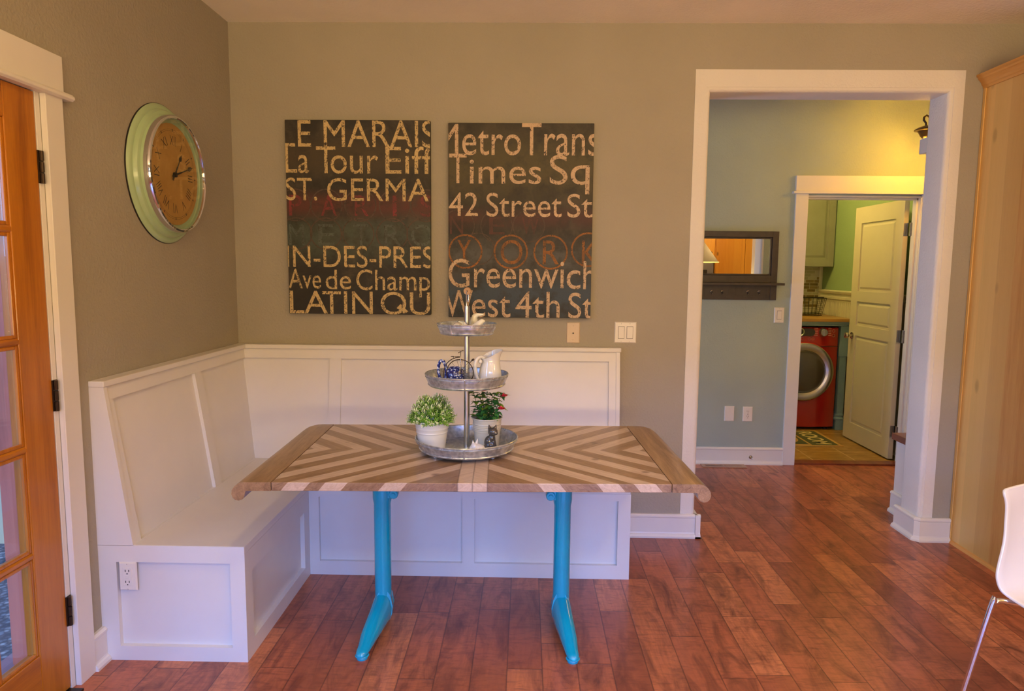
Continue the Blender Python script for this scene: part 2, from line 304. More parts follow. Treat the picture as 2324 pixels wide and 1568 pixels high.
# ------------------------------------------------------------------ mesh builder
class MB:
    def __init__(s): s.bm = bmesh.new()
    def _add(s, verts, faces, mi=0):
        vs = [s.bm.verts.new(v) for v in verts]; fs = []
        for f in faces:
            try:
                q = s.bm.faces.new([vs[i] for i in f]); q.material_index = mi; fs.append(q)
            except ValueError: pass
        return vs, fs
    def box(s, x0, x1, y0, y1, z0, z1, mi=0, mat=None):
        v = [(x, y, z) for x in (x0, x1) for y in (y0, y1) for z in (z0, z1)]
        if mat is not None: v = [mat @ Vector(q) for q in v]
        return s._add(v, [(0, 1, 3, 2), (4, 6, 7, 5), (0, 4, 5, 1), (2, 3, 7, 6), (0, 2, 6, 4), (1, 5, 7, 3)], mi)
    def hexa(s, p, mi=0):      # 8 points: bottom ring 0-3, top ring 4-7
        return s._add(p, [(3, 2, 1, 0), (4, 5, 6, 7), (0, 1, 5, 4), (1, 2, 6, 5), (2, 3, 7, 6), (3, 0, 4, 7)], mi)
    def prism(s, poly, fn, mi=0):   # poly: 2-D points; fn(a,b,t) -> 3-D, t in 0,1
        n = len(poly); v = [fn(a, b, 0) for a, b in poly]+[fn(a, b, 1) for a, b in poly]
        f = [tuple(range(n))[::-1], tuple(range(n, 2*n))]+[(i, (i+1) % n, n+(i+1) % n, n+i) for i in range(n)]
        return s._add(v, f, mi)
    def lathe(s, prof, c=(0, 0, 0), n=40, axis='z', mi=0, cap=False, fn=None, ang=2*PI):
        V = []; F = []; m = len(prof)
        for i in range(n):
            a = 2*PI*i/n
            for r, h in prof:
                p = (r*math.cos(a), r*math.sin(a), h)
                if axis == 'x': p = (p[2], p[0], p[1])
                if axis == 'y': p = (p[0], p[2], p[1])
                q = Vector((p[0]+c[0], p[1]+c[1], p[2]+c[2])); V.append(fn(q) if fn else q)
        for i in range(n):
            j = (i+1) % n
            for k in range(m-1): F.append((i*m+k, j*m+k, j*m+k+1, i*m+k+1))
        if cap:
            F.append(tuple(i*m for i in range(n))[::-1]); F.append(tuple(i*m+m-1 for i in range(n)))
        return s._add(V, F, mi)
    def tube(s, pts, r, n=10, mi=0, closed=False, cap=True):
        pts = [Vector(p) for p in pts]; m = len(pts); rs = r if isinstance(r, (list, tuple)) else [r]*m
        V = []; up = None
        for i, p in enumerate(pts):
            a = pts[(i-1) % m] if (closed or i > 0) else p; b = pts[(i+1) % m] if (closed or i < m-1) else p
            t = (b-a).normalized()
            if up is None: up = t.orthogonal().normalized()
            up = (up-t*up.dot(t)); up = up.normalized() if up.length > 1e-6 else t.orthogonal().normalized()
            sd = t.cross(up)
            for k in range(n):
                an = 2*PI*k/n; V.append(p+(up*math.cos(an)+sd*math.sin(an))*rs[i])
        F = []
        for i in range(m if closed else m-1):
            j = (i+1) % m
            for k in range(n): F.append((i*n+k, i*n+(k+1) % n, j*n+(k+1) % n, j*n+k))
        if cap and not closed: F += [tuple(range(n))[::-1], tuple((m-1)*n+k for k in range(n))]
        return s._add(V, F, mi)
    def ball(s, c, r, n=16, mi=0, rot=None):
        rr = r if isinstance(r, (list, tuple)) else (r, r, r); V = []; F = []; h = n//2
        for i in range(h+1):
            th = PI*i/h
            for k in range(n):
                ph = 2*PI*k/n; p = Vector((rr[0]*math.sin(th)*math.cos(ph), rr[1]*math.sin(th)*math.sin(ph), rr[2]*math.cos(th)))
                if rot is not None: p = rot @ p
                V.append(p+Vector(c))
        for i in range(h):
            for k in range(n): F.append((i*n+k, (i+1)*n+k, (i+1)*n+(k+1) % n, i*n+(k+1) % n))
        r_ = s._add(V, F, mi); bmesh.ops.remove_doubles(s.bm, verts=s.bm.verts[:], dist=1e-6) if False else None
        return r_
    def cone(s, a, b, r0, r1, n=14, mi=0): return s.tube([a, b], [r0, r1], n, mi)
    def leaf(s, base, d, up, L, Wd, bend=.25, mi=0, seg=4):
        d = Vector(d).normalized(); up = Vector(up); sd = d.cross(up)
        if sd.length < 1e-4: sd = d.orthogonal()
        sd.normalize(); nn = sd.cross(d); V = []; base = Vector(base)
        for i in range(seg+1):
            t = i/seg; wd = Wd*math.sin(PI*min(1, .08+.92*t)**.8)*.5 if i < seg else 0.0006
            c = base+d*(L*t)-nn*(bend*L*t*t)
            V += [c-sd*wd+nn*wd*.25, c, c+sd*wd+nn*wd*.25]
        F = []
        for i in range(seg):
            for k in (0, 1): F.append((3*i+k, 3*i+k+1, 3*i+k+4, 3*i+k+3))
        return s._add(V, F, mi)
    def build(s, name, mats, parent=None, smooth=None, bevel=0., seg=2, local=False, base=None, fix=True):
        mats = mats if isinstance(mats, (list, tuple)) else [mats]
        if fix: bmesh.ops.recalc_face_normals(s.bm, faces=s.bm.faces[:])
        off = Vector((0, 0, 0))
        if not local:
            if parent is not None:
                q = parent
                while q is not None: off += q.location; q = q.parent
            elif base is not None: off = Vector(base)
        for v in s.bm.verts: v.co -= off
        me = bpy.data.meshes.new(name); s.bm.to_mesh(me); s.bm.free()
        for m in mats: me.materials.append(m)
        if smooth is not None:
            me.polygons.foreach_set('use_smooth', [True]*len(me.polygons)); me.set_sharp_from_angle(angle=math.radians(smooth))
        o = bpy.data.objects.new(name, me); COL.objects.link(o)
        if parent is not None: o.parent = parent
        elif base is not None: o.location = base
        if bevel:
            b = o.modifiers.new('bevel', 'BEVEL'); b.width = bevel; b.segments = seg; b.limit_method = 'ANGLE'; b.angle_limit = math.radians(50)
        return o

def thing(name, label, cat, loc, group=None, rz=0):
    o = bpy.data.objects.new(name, None); COL.objects.link(o); o.empty_display_size = .05
    o.location = loc; o.rotation_euler = (0, 0, rz); return tag(o, label, cat, group)
def tag(o, label, cat, group=None):
    o['label'] = label; o['category'] = cat
    if group: o['group'] = group
    return o
def struct(o, label=None, cat=None):
    o['kind'] = 'structure'
    if label: o['label'] = label
    if cat: o['category'] = cat
    return o
def sbox(name, mat, *dims, bevel=0., label=None, cat=None):
    m = MB()
    for d in (dims if isinstance(dims[0], (list, tuple)) else [dims]): m.box(*d)
    return struct(m.build(name, mat, bevel=bevel), label, cat)

# ================================================================== SETTING
XR, YB, ZC = 5.75, -6.2, 2.74
sbox('floor', MAT['plank'], (-.02, XR+.1, YB-.1, 1.575, -.10, 0), label='reddish brown hand scraped plank floor running into the hall', cat='floor')
sbox('floor_laundry', MAT['tile'], (2.9, 4.72, 1.575, 3.57, -.10, .006), label='ochre tile floor of the laundry room', cat='floor')
sbox('ceiling', MAT['ceiling'], (-.15, XR+.15, YB-.12, 3.6, ZC, ZC+.1), label='warm textured ceiling over the whole room', cat='ceiling')
# back wall with the cased opening: bullnosed jambs
m = MB(); OX0, OX1, OZ, RB = 2.52, 3.745, 2.40, .024
pr = [(RB-RB*math.sin(k*PI/12), RB-RB*math.cos(k*PI/12)) for k in range(7)]
pr = pr+[(d, .19-y) for d, y in reversed(pr)]
V = []
for d, y in pr: V += [(OX0-d, y, 0), (OX0-d, y, OZ+d), (OX1+d, y, OZ+d), (OX1+d, y, 0)]
m._add(V, [(4*i+k, 4*i+k+1, 4*i+k+5, 4*i+k+4) for i in range(len(pr)-1) for k in range(3)], 1)
for y, mi in ((0, 0), (.19, 2)):
    m._add([(-.15, y, 0), (OX0-RB, y, 0), (OX0-RB, y, OZ+RB), (OX1+RB, y, OZ+RB), (OX1+RB, y, 0), (XR+.1, y, 0), (XR+.1, y, ZC), (-.15, y, ZC)], [tuple(range(8))], mi)
m._add([(-.15, 0, ZC), (XR+.1, 0, ZC), (XR+.1, .19, ZC), (-.15, .19, ZC)], [(0, 1, 2, 3)])
bmesh.ops.remove_doubles(m.bm, verts=m.bm.verts[:], dist=1e-5)
struct(m.build('wall_back', [MAT['taupe'], MAT['whitewall'], MAT['hallpaint']], smooth=40), 'taupe wall behind the corner bench with a wide opening', 'wall')
# painted band round the opening
m = MB(); xo0, xi0, xi1, xo1 = 2.438, 2.497, 3.768, 3.821
poly = [(xo0, 0), (xi0, 0), (xi0, 2.423), (xi1, 2.423), (xi1, 0), (xo1, 0), (xo1, 2.51), (xo0, 2.51)]
m.prism(poly, lambda a, b, t: (a, -.003+.004*t, b))
struct(m.build('trim_1', MAT['whitewall']), 'white painted band framing the hall opening', 'trim')
# left wall with the doorway
DY0, DY1, DZ = -2.345, -1.478, 2.035
sbox('wall_left', MAT['taupe'], (-.15, 0, DY1, .0, 0, ZC), (-.15, 0, -2.75, DY0, 0, ZC), (-.15, 0, DY0, DY1, DZ, ZC), (-.15, 0, YB, -5.75, 0, ZC), (-.15, 0, -5.75, -2.75, 0, .25), (-.15, 0, -5.75, -2.75, 2.3, ZC), label='taupe wall with the clock and glazed door', cat='wall')
sbox('wall_right', MAT['taupe'], (XR, XR+.12, YB, 0, 0, ZC), label='wall at the kitchen end', cat='wall')
WX0, WX1, WZ0, WZ1 = .5, 5.1, .75, 2.40
sbox('wall_rear', MAT['taupe'], (-.15, WX0, YB-.12, YB, 0, ZC), (WX1, XR+.12, YB-.12, YB, 0, ZC), (WX0, WX1, YB-.12, YB, 0, WZ0), (WX0, WX1, YB-.12, YB, WZ1, ZC), label='window wall behind the photographer', cat='wall')
m = MB()
for a in (WX0, WX0+1.4-.03, WX0+2.8-.03, WX1-.06): m.box(a, a+.06, YB-.10, YB-.02, WZ0, WZ1)
m.box(WX0, WX1, YB-.10, YB-.02, WZ0, WZ0+.06); m.box(WX0, WX1, YB-.10, YB-.02, WZ1-.06, WZ1)
wf = struct(m.build('window_1', MAT['trim']), 'white framed three light window', 'window')
m = MB(); m.box(WX0+.02, WX1-.02, YB-.065, YB-.06, WZ0+.02, WZ1-.02); m.build('glass_pane', MAT['glass'], wf)
m = MB()
for a in (-5.75, -4.78, -3.81, -2.81): m.box(-.13, -.05, a, a+.06, .25, 2.3)
m.box(-.13, -.05, -5.75, -2.75, .25, .31); m.box(-.13, -.05, -5.75, -2.75, 2.24, 2.3)
wf = struct(m.build('added_window_2', MAT['trim']), 'white framed side window added behind the photographer to let in warm fill', 'window')  # unseen window, put in so the left ground fill can enter
m = MB(); m.box(-.095, -.09, -5.73, -2.77, .27, 2.28); m.build('glass_pane', MAT['glass'], wf)
# hall
HY = 1.50; LX0, LX1, LZ = 3.632, 4.478, 2.035
sbox('wall_hall', [MAT['hallpaint']][0], (.8, LX0, HY, HY+.10, 0, ZC), (LX1, 4.72, HY, HY+.10, 0, ZC), (LX0, LX1, HY, HY+.10, LZ, ZC), label='sage hall wall with the mirror shelf and laundry doorway', cat='wall')
sbox('wall_hall_left', MAT['hallpaint'], (.7, .8, .19, .45, 0, ZC), (.7, .8, 1.30, HY+.1, 0, ZC), (.7, .8, .45, 1.30, 0, .5), (.7, .8, .45, 1.30, 2.15, ZC), label='end wall of the hall', cat='wall')
sbox('wall_hall_right', MAT['hallpaint'], (4.60, 4.72, .19, HY, 0, ZC), label='hall wall behind the locker bench', cat='wall')
m = MB()
for a, b, c, d in ((.45, .51, .5, 2.15), (1.24, 1.30, .5, 2.15), (.51, 1.24, .5, .56), (.51, 1.24, 2.09, 2.15), (.51, 1.24, 1.31, 1.35)): m.box(.72, .78, a, b, c, d)
wf = struct(m.build('added_window_3', MAT['trim']), 'unseen window added at the far end of the hall for cool fill', 'window')  # invented opening through which the cool hall fill shines
m = MB(); m.box(.748, .752, .5, 1.25, .55, 2.1); m.build('glass_pane', MAT['glass'], wf)
# laundry room
sbox('wall_laundry_right', MAT['greenpaint'], (4.60, 4.72, HY+.1, 3.45, 0, ZC), label='green laundry wall above the beadboard', cat='wall')
sbox('wall_laundry_back', MAT['greenpaint'], (2.9, 4.72, 3.45, 3.57, 0, ZC), label='laundry wall behind the counter', cat='wall')
sbox('wall_laundry_left', MAT['greenpaint'], (2.8, 2.9, HY+.1, 3.57, 0, ZC), label='far side wall of the laundry', cat='wall')

# baseboards: flat board, stepped cap and shoe moulding, extruded along a run
BB = [(0, 0), (.030, 0), (.030, .010), (.024, .020), (.018, .024), (.016, .030), (.016, .112), (.020, .116), (.020, .124), (.012, .132), (0, .132)]
def baseboard(name, runs, label):
    m = MB()
    for (x0, y0, x1, y1, nx, ny) in runs:
        m.prism(BB, lambda a, b, t: (x0+(x1-x0)*t+nx*a, y0+(y1-y0)*t+ny*a, b))
    return struct(m.build(name, MAT['trim']), label, 'baseboard')
baseboard('baseboard_back', [(2.08, 0, 2.55, 0, 0, -1), (2.52, -.03, 2.52, .22, 1, 0)], 'white baseboard between the bench and the hall opening')
# right of the opening: one mitred run round the bullnose corner
m = MB()
path = [((3.745, .215), (-1, 0)), ((3.745, .006), (-1, -.12)), ((3.758, -.002), (-.45, -1)), ((3.915, -.002), (0, -1))]
for i in range(3):
    (a, na), (b, nb) = path[i], path[i+1]
    if i == 1:
        na, nb = (-1, -.12), (-.2, -1)
    m.prism(BB, lambda p, q, t: (a[0]*(1-t)+b[0]*t+p*(na[0]*(1-t)+nb[0]*t), a[1]*(1-t)+b[1]*t+p*(na[1]*(1-t)+nb[1]*t), q))
struct(m.build('baseboard_right', MAT['trim']), 'white baseboard wrapping the jamb beside the wooden pantry', 'baseboard')
baseboard('baseboard_left', [(0, -1.395, 0, -1.316, 1, 0)], 'short white baseboard between the door casing and bench')
baseboard('baseboard_hall', [(.8, HY, 3.548, HY, 0, -1)], 'white baseboard under the hall mirror')
# wood threshold of the laundry
sbox('trim_2', MAT['cherry'], (3.645, 4.465, 1.50, 1.60, .0, .012), label='wooden threshold at the laundry doorway', cat='threshold')

# laundry doorway casing
m = MB(); c0, c1 = 3.548, 4.562
m.box(c0, 3.640, HY-.020, HY, 0, 2.045); m.box(4.470, c1, HY-.020, HY, 0, 2.045)
m.box(c0-.004, c1+.004, HY-.024, HY, 2.062, 2.175)          # head board
m.box(c0-.024, c1+.024, HY-.040, HY, 2.044, 2.062)          # fillet
m.box(LX0, 3.646, HY-.004, HY+.105, 0, 2.035); m.box(4.466, LX1, HY-.004, HY+.105, 0, 2.035); m.box(LX0, LX1, HY-.004, HY+.105, 2.022, 2.035)
m.box(4.452, 4.466, HY+.03, HY+.065, 0, 2.022); m.box(3.646, 3.660, HY+.03, HY+.065, 0, 2.022); m.box(3.646, 4.466, HY+.03, HY+.065, 2.008, 2.022)
struct(m.build('trim_3', MAT['trim'], bevel=.002), 'white casing round the laundry doorway', 'door casing')
# left door casing
m = MB()
m.box(0, .020, -1.478, -1.393, 0, 2.022); m.box(0, .020, -2.43, -2.345, 0, 2.022)
m.box(0, .024, -2.434, -1.390, 2.042, 2.157); m.prism([(0, 2.020), (.030, 2.020), (.038, 2.026), (.038, 2.034), (.030, 2.042), (0, 2.042)], lambda a, b, t: (a, -2.46+1.105*t, b))
m.box(-.15, 0.0, -1.500, DY1, 0, DZ); m.box(-.15, 0.0, DY0, -2.322, 0, DZ); m.box(-.15, 0, -2.322, -1.5, 2.022, DZ)
struct(m.build('trim_4', MAT['trim'], bevel=.002), 'white casing round the glazed wooden door', 'door casing')

# glazed exterior door
d1 = thing('door_1', 'golden fir exterior door with stacked glass panes on the left wall', 'door', (-.025, -1.5, .012)); d1['kind'] = 'structure'
sy0, sy1 = -2.318, -1.504; zt = 2.019
m = MB(); m.box(-.045, 0, sy1-.136, sy1, .012, zt); m.box(-.045, 0, sy0, sy0+.136, .012, zt)
m.build('stile', MAT['fir'], d1, bevel=.003)
m = MB(); m.box(-.045, 0, sy0+.136, sy1-.136, .012, .205); m.box(-.045, 0, sy0+.136, sy1-.136, 1.912, zt)
m.build('rail', MAT['firh'], d1, bevel=.003)
rows = [.205, .541, .890, 1.233, 1.580, 1.912]; gy0, gy1 = sy0+.136, sy1-.136
for z in rows[1:-1]:
    m = MB(); m.prism([(-.040, -.011), (-.005, -.011), (0, -.005), (0, .005), (-.005, .011), (-.040, .011)], lambda a, b, t: (a, gy0+(gy1-gy0)*t, z+b)); m.build('muntin', MAT['firh'], d1)
for k in (1, 2):
    yy = gy0+(gy1-gy0)*k/3; m = MB(); m.prism([(-.039, -.011), (-.005, -.011), (-.001, -.005), (-.001, .005), (-.005, .011), (-.039, .011)], lambda a, b, t: (a, yy+b, rows[0]+(rows[-1]-rows[0])*t)); m.build('muntin', MAT['fir'], d1)
# glazing beads on each lite, one frame round every pane column edge
m = MB()
for z0, z1 in zip(rows[:-1], rows[1:]):
    z0 += .011 if z0 > .3 else 0; z1 -= .011 if z1 < 1.9 else 0
    for k in range(3):
        a = gy0+(gy1-gy0)*k/3+(.011 if k else 0); b = gy0+(gy1-gy0)*(k+1)/3-(.011 if k < 2 else 0)
        for (p, q, r_, s_) in ((a, a+.012, z0, z1), (b-.012, b, z0, z1), (a+.012, b-.012, z0, z0+.012), (a+.012, b-.012, z1-.012, z1)): m.box(-.016, -.004, p, q, r_, s_)
m.build('glazing_bead', MAT['fir'], d1, bevel=.003)
m = MB(); m.box(-.026, -.021, gy0+.002, gy1-.002, rows[0]+.002, rows[-1]-.002); m.build('glass_pane', MAT['glass'], d1)
for z in (1.785, 1.039, .285):
    m = MB(); m.box(-.001, .004, -1.506, -1.482, z-.052, z+.052)
    for k in range(3): m.tube([(.007, -1.495, z-.052+k*.036), (.007, -1.495, z-.052+k*.036+.031)], .0065, 10)
    m.build('hinge', MAT['bronze'], d1)
m = MB(); m.box(-.05, .045, -2.30, -1.505, .0, .008); m.build('threshold', MAT['bronze'], d1)

# laundry panel door, open at right angles
d2 = thing('door_2', 'pale three panel interior door standing open into the laundry', 'door', (4.475, 1.62, .018)); d2['kind'] = 'structure'
fx = 4.430; bx = 4.466; y0, y1 = 1.642, 2.425; z0, z1 = .018, 2.026
m = MB(); NP = [(.165, .93), (1.02, 1.225), (1.315, 1.89)]
# slab with three recessed panels on the hall-side face
ys = [y0, y0+.115, y1-.115, y1]; zs = [z0]+[v for p in NP for v in p]+[z1]
for i in range(3):
    for j in range(len(zs)-1):
        inner = (i == 1 and j % 2 == 1)
        if not inner:
            m.box(fx, bx, ys[i], ys[i+1], zs[j], zs[j+1])
        else:
            a, b, c, d = ys[1], ys[2], zs[j], zs[j+1]
            m.box(fx+.012, bx, a, b, c, d)
            i1, i2 = .018, .034
            m.hexa([(fx+.012, a+i1, c+i1), (fx+.012, b-i1, c+i1), (fx+.012, b-i1, d-i1), (fx+.012, a+i1, d-i1), (fx+.003, a+i2, c+i2), (fx+.003, b-i2, c+i2), (fx+.003, b-i2, d-i2), (fx+.003, a+i2, d-i2)])
bmesh.ops.remove_doubles(m.bm, verts=m.bm.verts[:], dist=1e-5)
MAT['doorp'] = plain('cream_door_paint', (.66, .60, .44, 1), .38, var=.015)
m.build('panel_slab', MAT['doorp'], d2)
for z in (1.80, .985, .235):
    m = MB(); m.box(4.432, 4.466, 1.638, 1.6425, z-.048, z+.048); m.box(4.4635, 4.4665, 1.575, 1.606, z-.048, z+.048)
    m.tube([(4.470, 1.622, z-.05), (4.470, 1.622, z+.05)], .008, 10); m.build('hinge', MAT['nickel'], d2)
m = MB(); m.lathe([(.0, .0), (.030, .0), (.030, -.006), (.011, -.010), (.010, -.030), (.020, -.036), (.028, -.048), (.024, -.060), (.0, -.064)], (fx, 2.360, .925), 20, 'x')
m.lathe([(.0, .0), (.030, .0), (.030, .006), (.011, .010), (.010, .030), (.020, .036), (.028, .048), (.024, .060), (.0, .064)], (bx, 2.360, .925), 20, 'x')
m.build('knob', MAT['nickel'], d2, smooth=50)

# beadboard, chair rail and tile of the laundry
m = MB(); m.box(4.588, 4.60, 1.62, 3.45, .13, 1.20)
for k in range(45): m.box(4.585, 4.589, 1.63+k*.0405, 1.63+k*.0405+.030, .13, 1.20)
struct(m.build('trim_5', MAT['cream']), 'cream beadboard on the laundry side wall', 'beadboard')
m = MB(); m.prism([(0, 1.19), (-.018, 1.19), (-.018, 1.205), (-.030, 1.215), (-.030, 1.232), (-.016, 1.240), (-.016, 1.262), (-.034, 1.272), (-.040, 1.288), (-.030, 1.300), (0, 1.300)], lambda a, b, t: (4.60+a, 1.62+1.83*t, b))
struct(m.build('trim_6', MAT['cream']), 'cream chair rail above the beadboard', 'chair rail')
m = MB(); m.box(2.9, 4.565, 3.440, 3.450, 1.06, 1.56)
struct(m.build('trim_7', MAT['mosaic']), 'brick mosaic backsplash behind the laundry counter', 'backsplash')
m = MB(); m.box(4.565, 4.598, 3.432, 3.450, 1.06, 1.56); m.box(4.572, 4.590, 3.428, 3.433, 1.06, 1.56)
struct(m.build('trim_8', MAT['cream']), 'cream corner moulding beside the mosaic', 'moulding')
baseboard('baseboard_laundry', [(4.585, 1.62, 4.585, 3.44, -1, 0)], 'white baseboard under the beadboard')

# ================================================================== outside the glass door
m = MB(); m.box(-6, -.16, -9, 6, -.22, -.12)
g = NG('blue_grey_gravel'); x, y, z, v = g.xyz(); vo = g.n('ShaderNodeTexVoronoi'); g.put(vo.inputs['Vector'], v); vo.inputs['Scale'].default_value = 42
cl = g.ramp(g.white(vo.outputs['Position']), (0, S(84, 108, 128)), (.5, S(140, 160, 176)), (1, S(200, 208, 214)))
g.bsdf(g.mix(g.ramp(vo.outputs['Distance'], (.25, (0, 0, 0)), (.6, (.8, .8, .8))), cl, S(40, 54, 70)), .8, 0, g.bump(vo.outputs['Distance'], -.8, .02)); MAT['gravel'] = g.m
go = m.build('gravel_ground', MAT['gravel']); go['kind'] = 'structure'; go['label'] = 'blue grey gravel outside the glazed door'; go['category'] = 'ground'
m = MB()
for k in range(3): m.box(-.44+k*.0935, -.44+k*.0935+.088, -3.2, -.9, -.09, -.05)
tag(m.build('deck_step', MAT['deck'], base=(-.3, -2, -.12)), 'weathered deck boards outside the glazed door', 'deck')
m = MB(); m.box(-.375, -.235, -1.285, -1.145, -.05, 2.6)
tag(m.build('porch_post', MAT['redwood'], bevel=.006, base=(-.305, -1.215, -.05)), 'reddish stained wooden porch post seen through the door glass', 'post')
m = MB()
for k in range(18): m.prism([(0, 0), (-.018, 0), (-.004, .172), (0, .172)], lambda a, b, t: (-4+3.4*t, a, -.12+k*.17+b))
m.box(-4, -.6, 0, .1, -.12, 3.0)
MAT['siding'] = plain('beige_lap_siding', S(196, 188, 150), .6)
o = m.build('wall_neighbour', MAT['siding']); struct(o, 'beige lap siding seen through the door glass', 'wall')
o.location = (0, .05, 0)

# ================================================================== corner bench
bn = thing('corner_bench', 'white built-in corner bench with panelled back and seat', 'bench', (.3, -.6, 0))
ZS = .448; BXF, BYF = .545, -.556; YE, XE = -1.315, 2.077
m = MB(); poly = [(0.0, YE), (BXF+.002, YE), (BXF+.002, BYF), (XE, BYF), (XE, 0), (0, 0)]
m.prism([(a, b) for a, b in [(0.002, YE+.002), (BXF, YE+.002), (BXF, BYF), (XE-.002, BYF), (XE-.002, -.002), (0.002, -.002)]], lambda a, b, t: (a, b, ZS-.028+.028*t))
m.build('seat', MAT['bench'], bn, bevel=.002)
def panelled(name, plane, us, zs_, holes, th=.020, body=.018):
    """frame (proud) over a recessed board. plane(u,z,d): d outwards. us/zs_: outer extents, holes: inner rects"""
    m = MB(); u0, u1 = us; z0_, z1_ = zs_
    def b(a, c, e, f, d0, d1):
        p = [plane(a, e, d0), plane(c, e, d0), plane(c, f, d0), plane(a, f, d0), plane(a, e, d1), plane(c, e, d1), plane(c, f, d1), plane(a, f, d1)]
        m.hexa(p)
    b(u0, u1, z0_, z1_, -body-th, -th)
    hz0, hz1 = holes[0][2], holes[0][3]
    if hz0 > z0_+1e-4: b(u0, u1, z0_, hz0, -th, 0)
    if hz1 < z1_-1e-4: b(u0, u1, hz1, z1_, -th, 0)
    e = u0
    for h in holes:
        if h[0] > e+1e-4: b(e, h[0], hz0, hz1, -th, 0)
        e = h[1]
    if e < u1-1e-4: b(e, u1, hz0, hz1, -th, 0)
    return m
m = panelled('x', lambda u, z, d: (u, YE-d, z), (.0, BXF-.0006), (0, ZS-.001), [(.066, .489, .056, .383)])
m.build('end_panel', MAT['bench'], bn)
m = panelled('x', lambda u, z, d: (BXF+d, u, z), (YE+.0006, BYF), (0, ZS-.028), [(-1.247, -.630, .064, .333)])
m.build('front_panel', MAT['bench'], bn)
m = panelled('x', lambda u, z, d: (u, BYF-d, z), (BXF, XE), (0, ZS-.028), [(.592, 1.278, .068, .386), (1.337, 2.018, .068, .388)])
m.build('front_panel', MAT['bench'], bn)
# sloping backs
BT, BBm, ZT = .046, .132, 1.036
def slopeL(u, z, d):
    t = (z-ZS)/(ZT-ZS); return (BBm+(BT-BBm)*t+d, u, z+d*.13)
def slopeB(u, z, d):
    t = (z-ZS)/(ZT-ZS); return (u, -(BBm+(BT-BBm)*t)-d, z+d*.13)
m = panelled('x', slopeL, (YE+.02, -.02), (ZS-.001, ZT), [(-1.258, -.625, ZS+.001, .985), (-.560, -.02, ZS+.001, .985)], .015, .014)
m.build('backrest', MAT['bench'], bn)
m = panelled('x', slopeB, (.02, XE-.02), (ZS-.001, ZT), [(.02, .515, ZS+.001, .985), (.578, 2.018, ZS+.001, .985)], .015, .014)
m.build('backrest', MAT['bench'], bn)
# cap along the top, both legs
m = MB(); m.box(0, .058, YE-.003, -.003, ZT, ZT+.022); m.box(.0582, XE+.006, -.058, -.002, ZT, ZT+.022)
m.build('cap_rail', MAT['bench'], bn, bevel=.003)
# end cheeks closing the sloping backs
m = MB(); m.prism([(0.0, ZS-.002), (BBm+.001, ZS-.002), (BT+.008, ZT), (0.0, ZT)], lambda a, b, t: (a, YE+.020*t, b)); m.build('end_cheek', MAT['bench'], bn)
m = MB(); m.prism([(-.002, ZS-.002), (-BBm-.001, ZS-.002), (-BT-.008, ZT), (-.002, ZT)], lambda a, b, t: (XE-.020*t, a, b)); m.build('end_cheek', MAT['bench'], bn)
m = MB(); m.box(XE-.018, XE, BYF+.001, -.002, 0, ZS-.028); m.build('end_panel', MAT['bench'], bn)
# under-seat deck hides the hollow

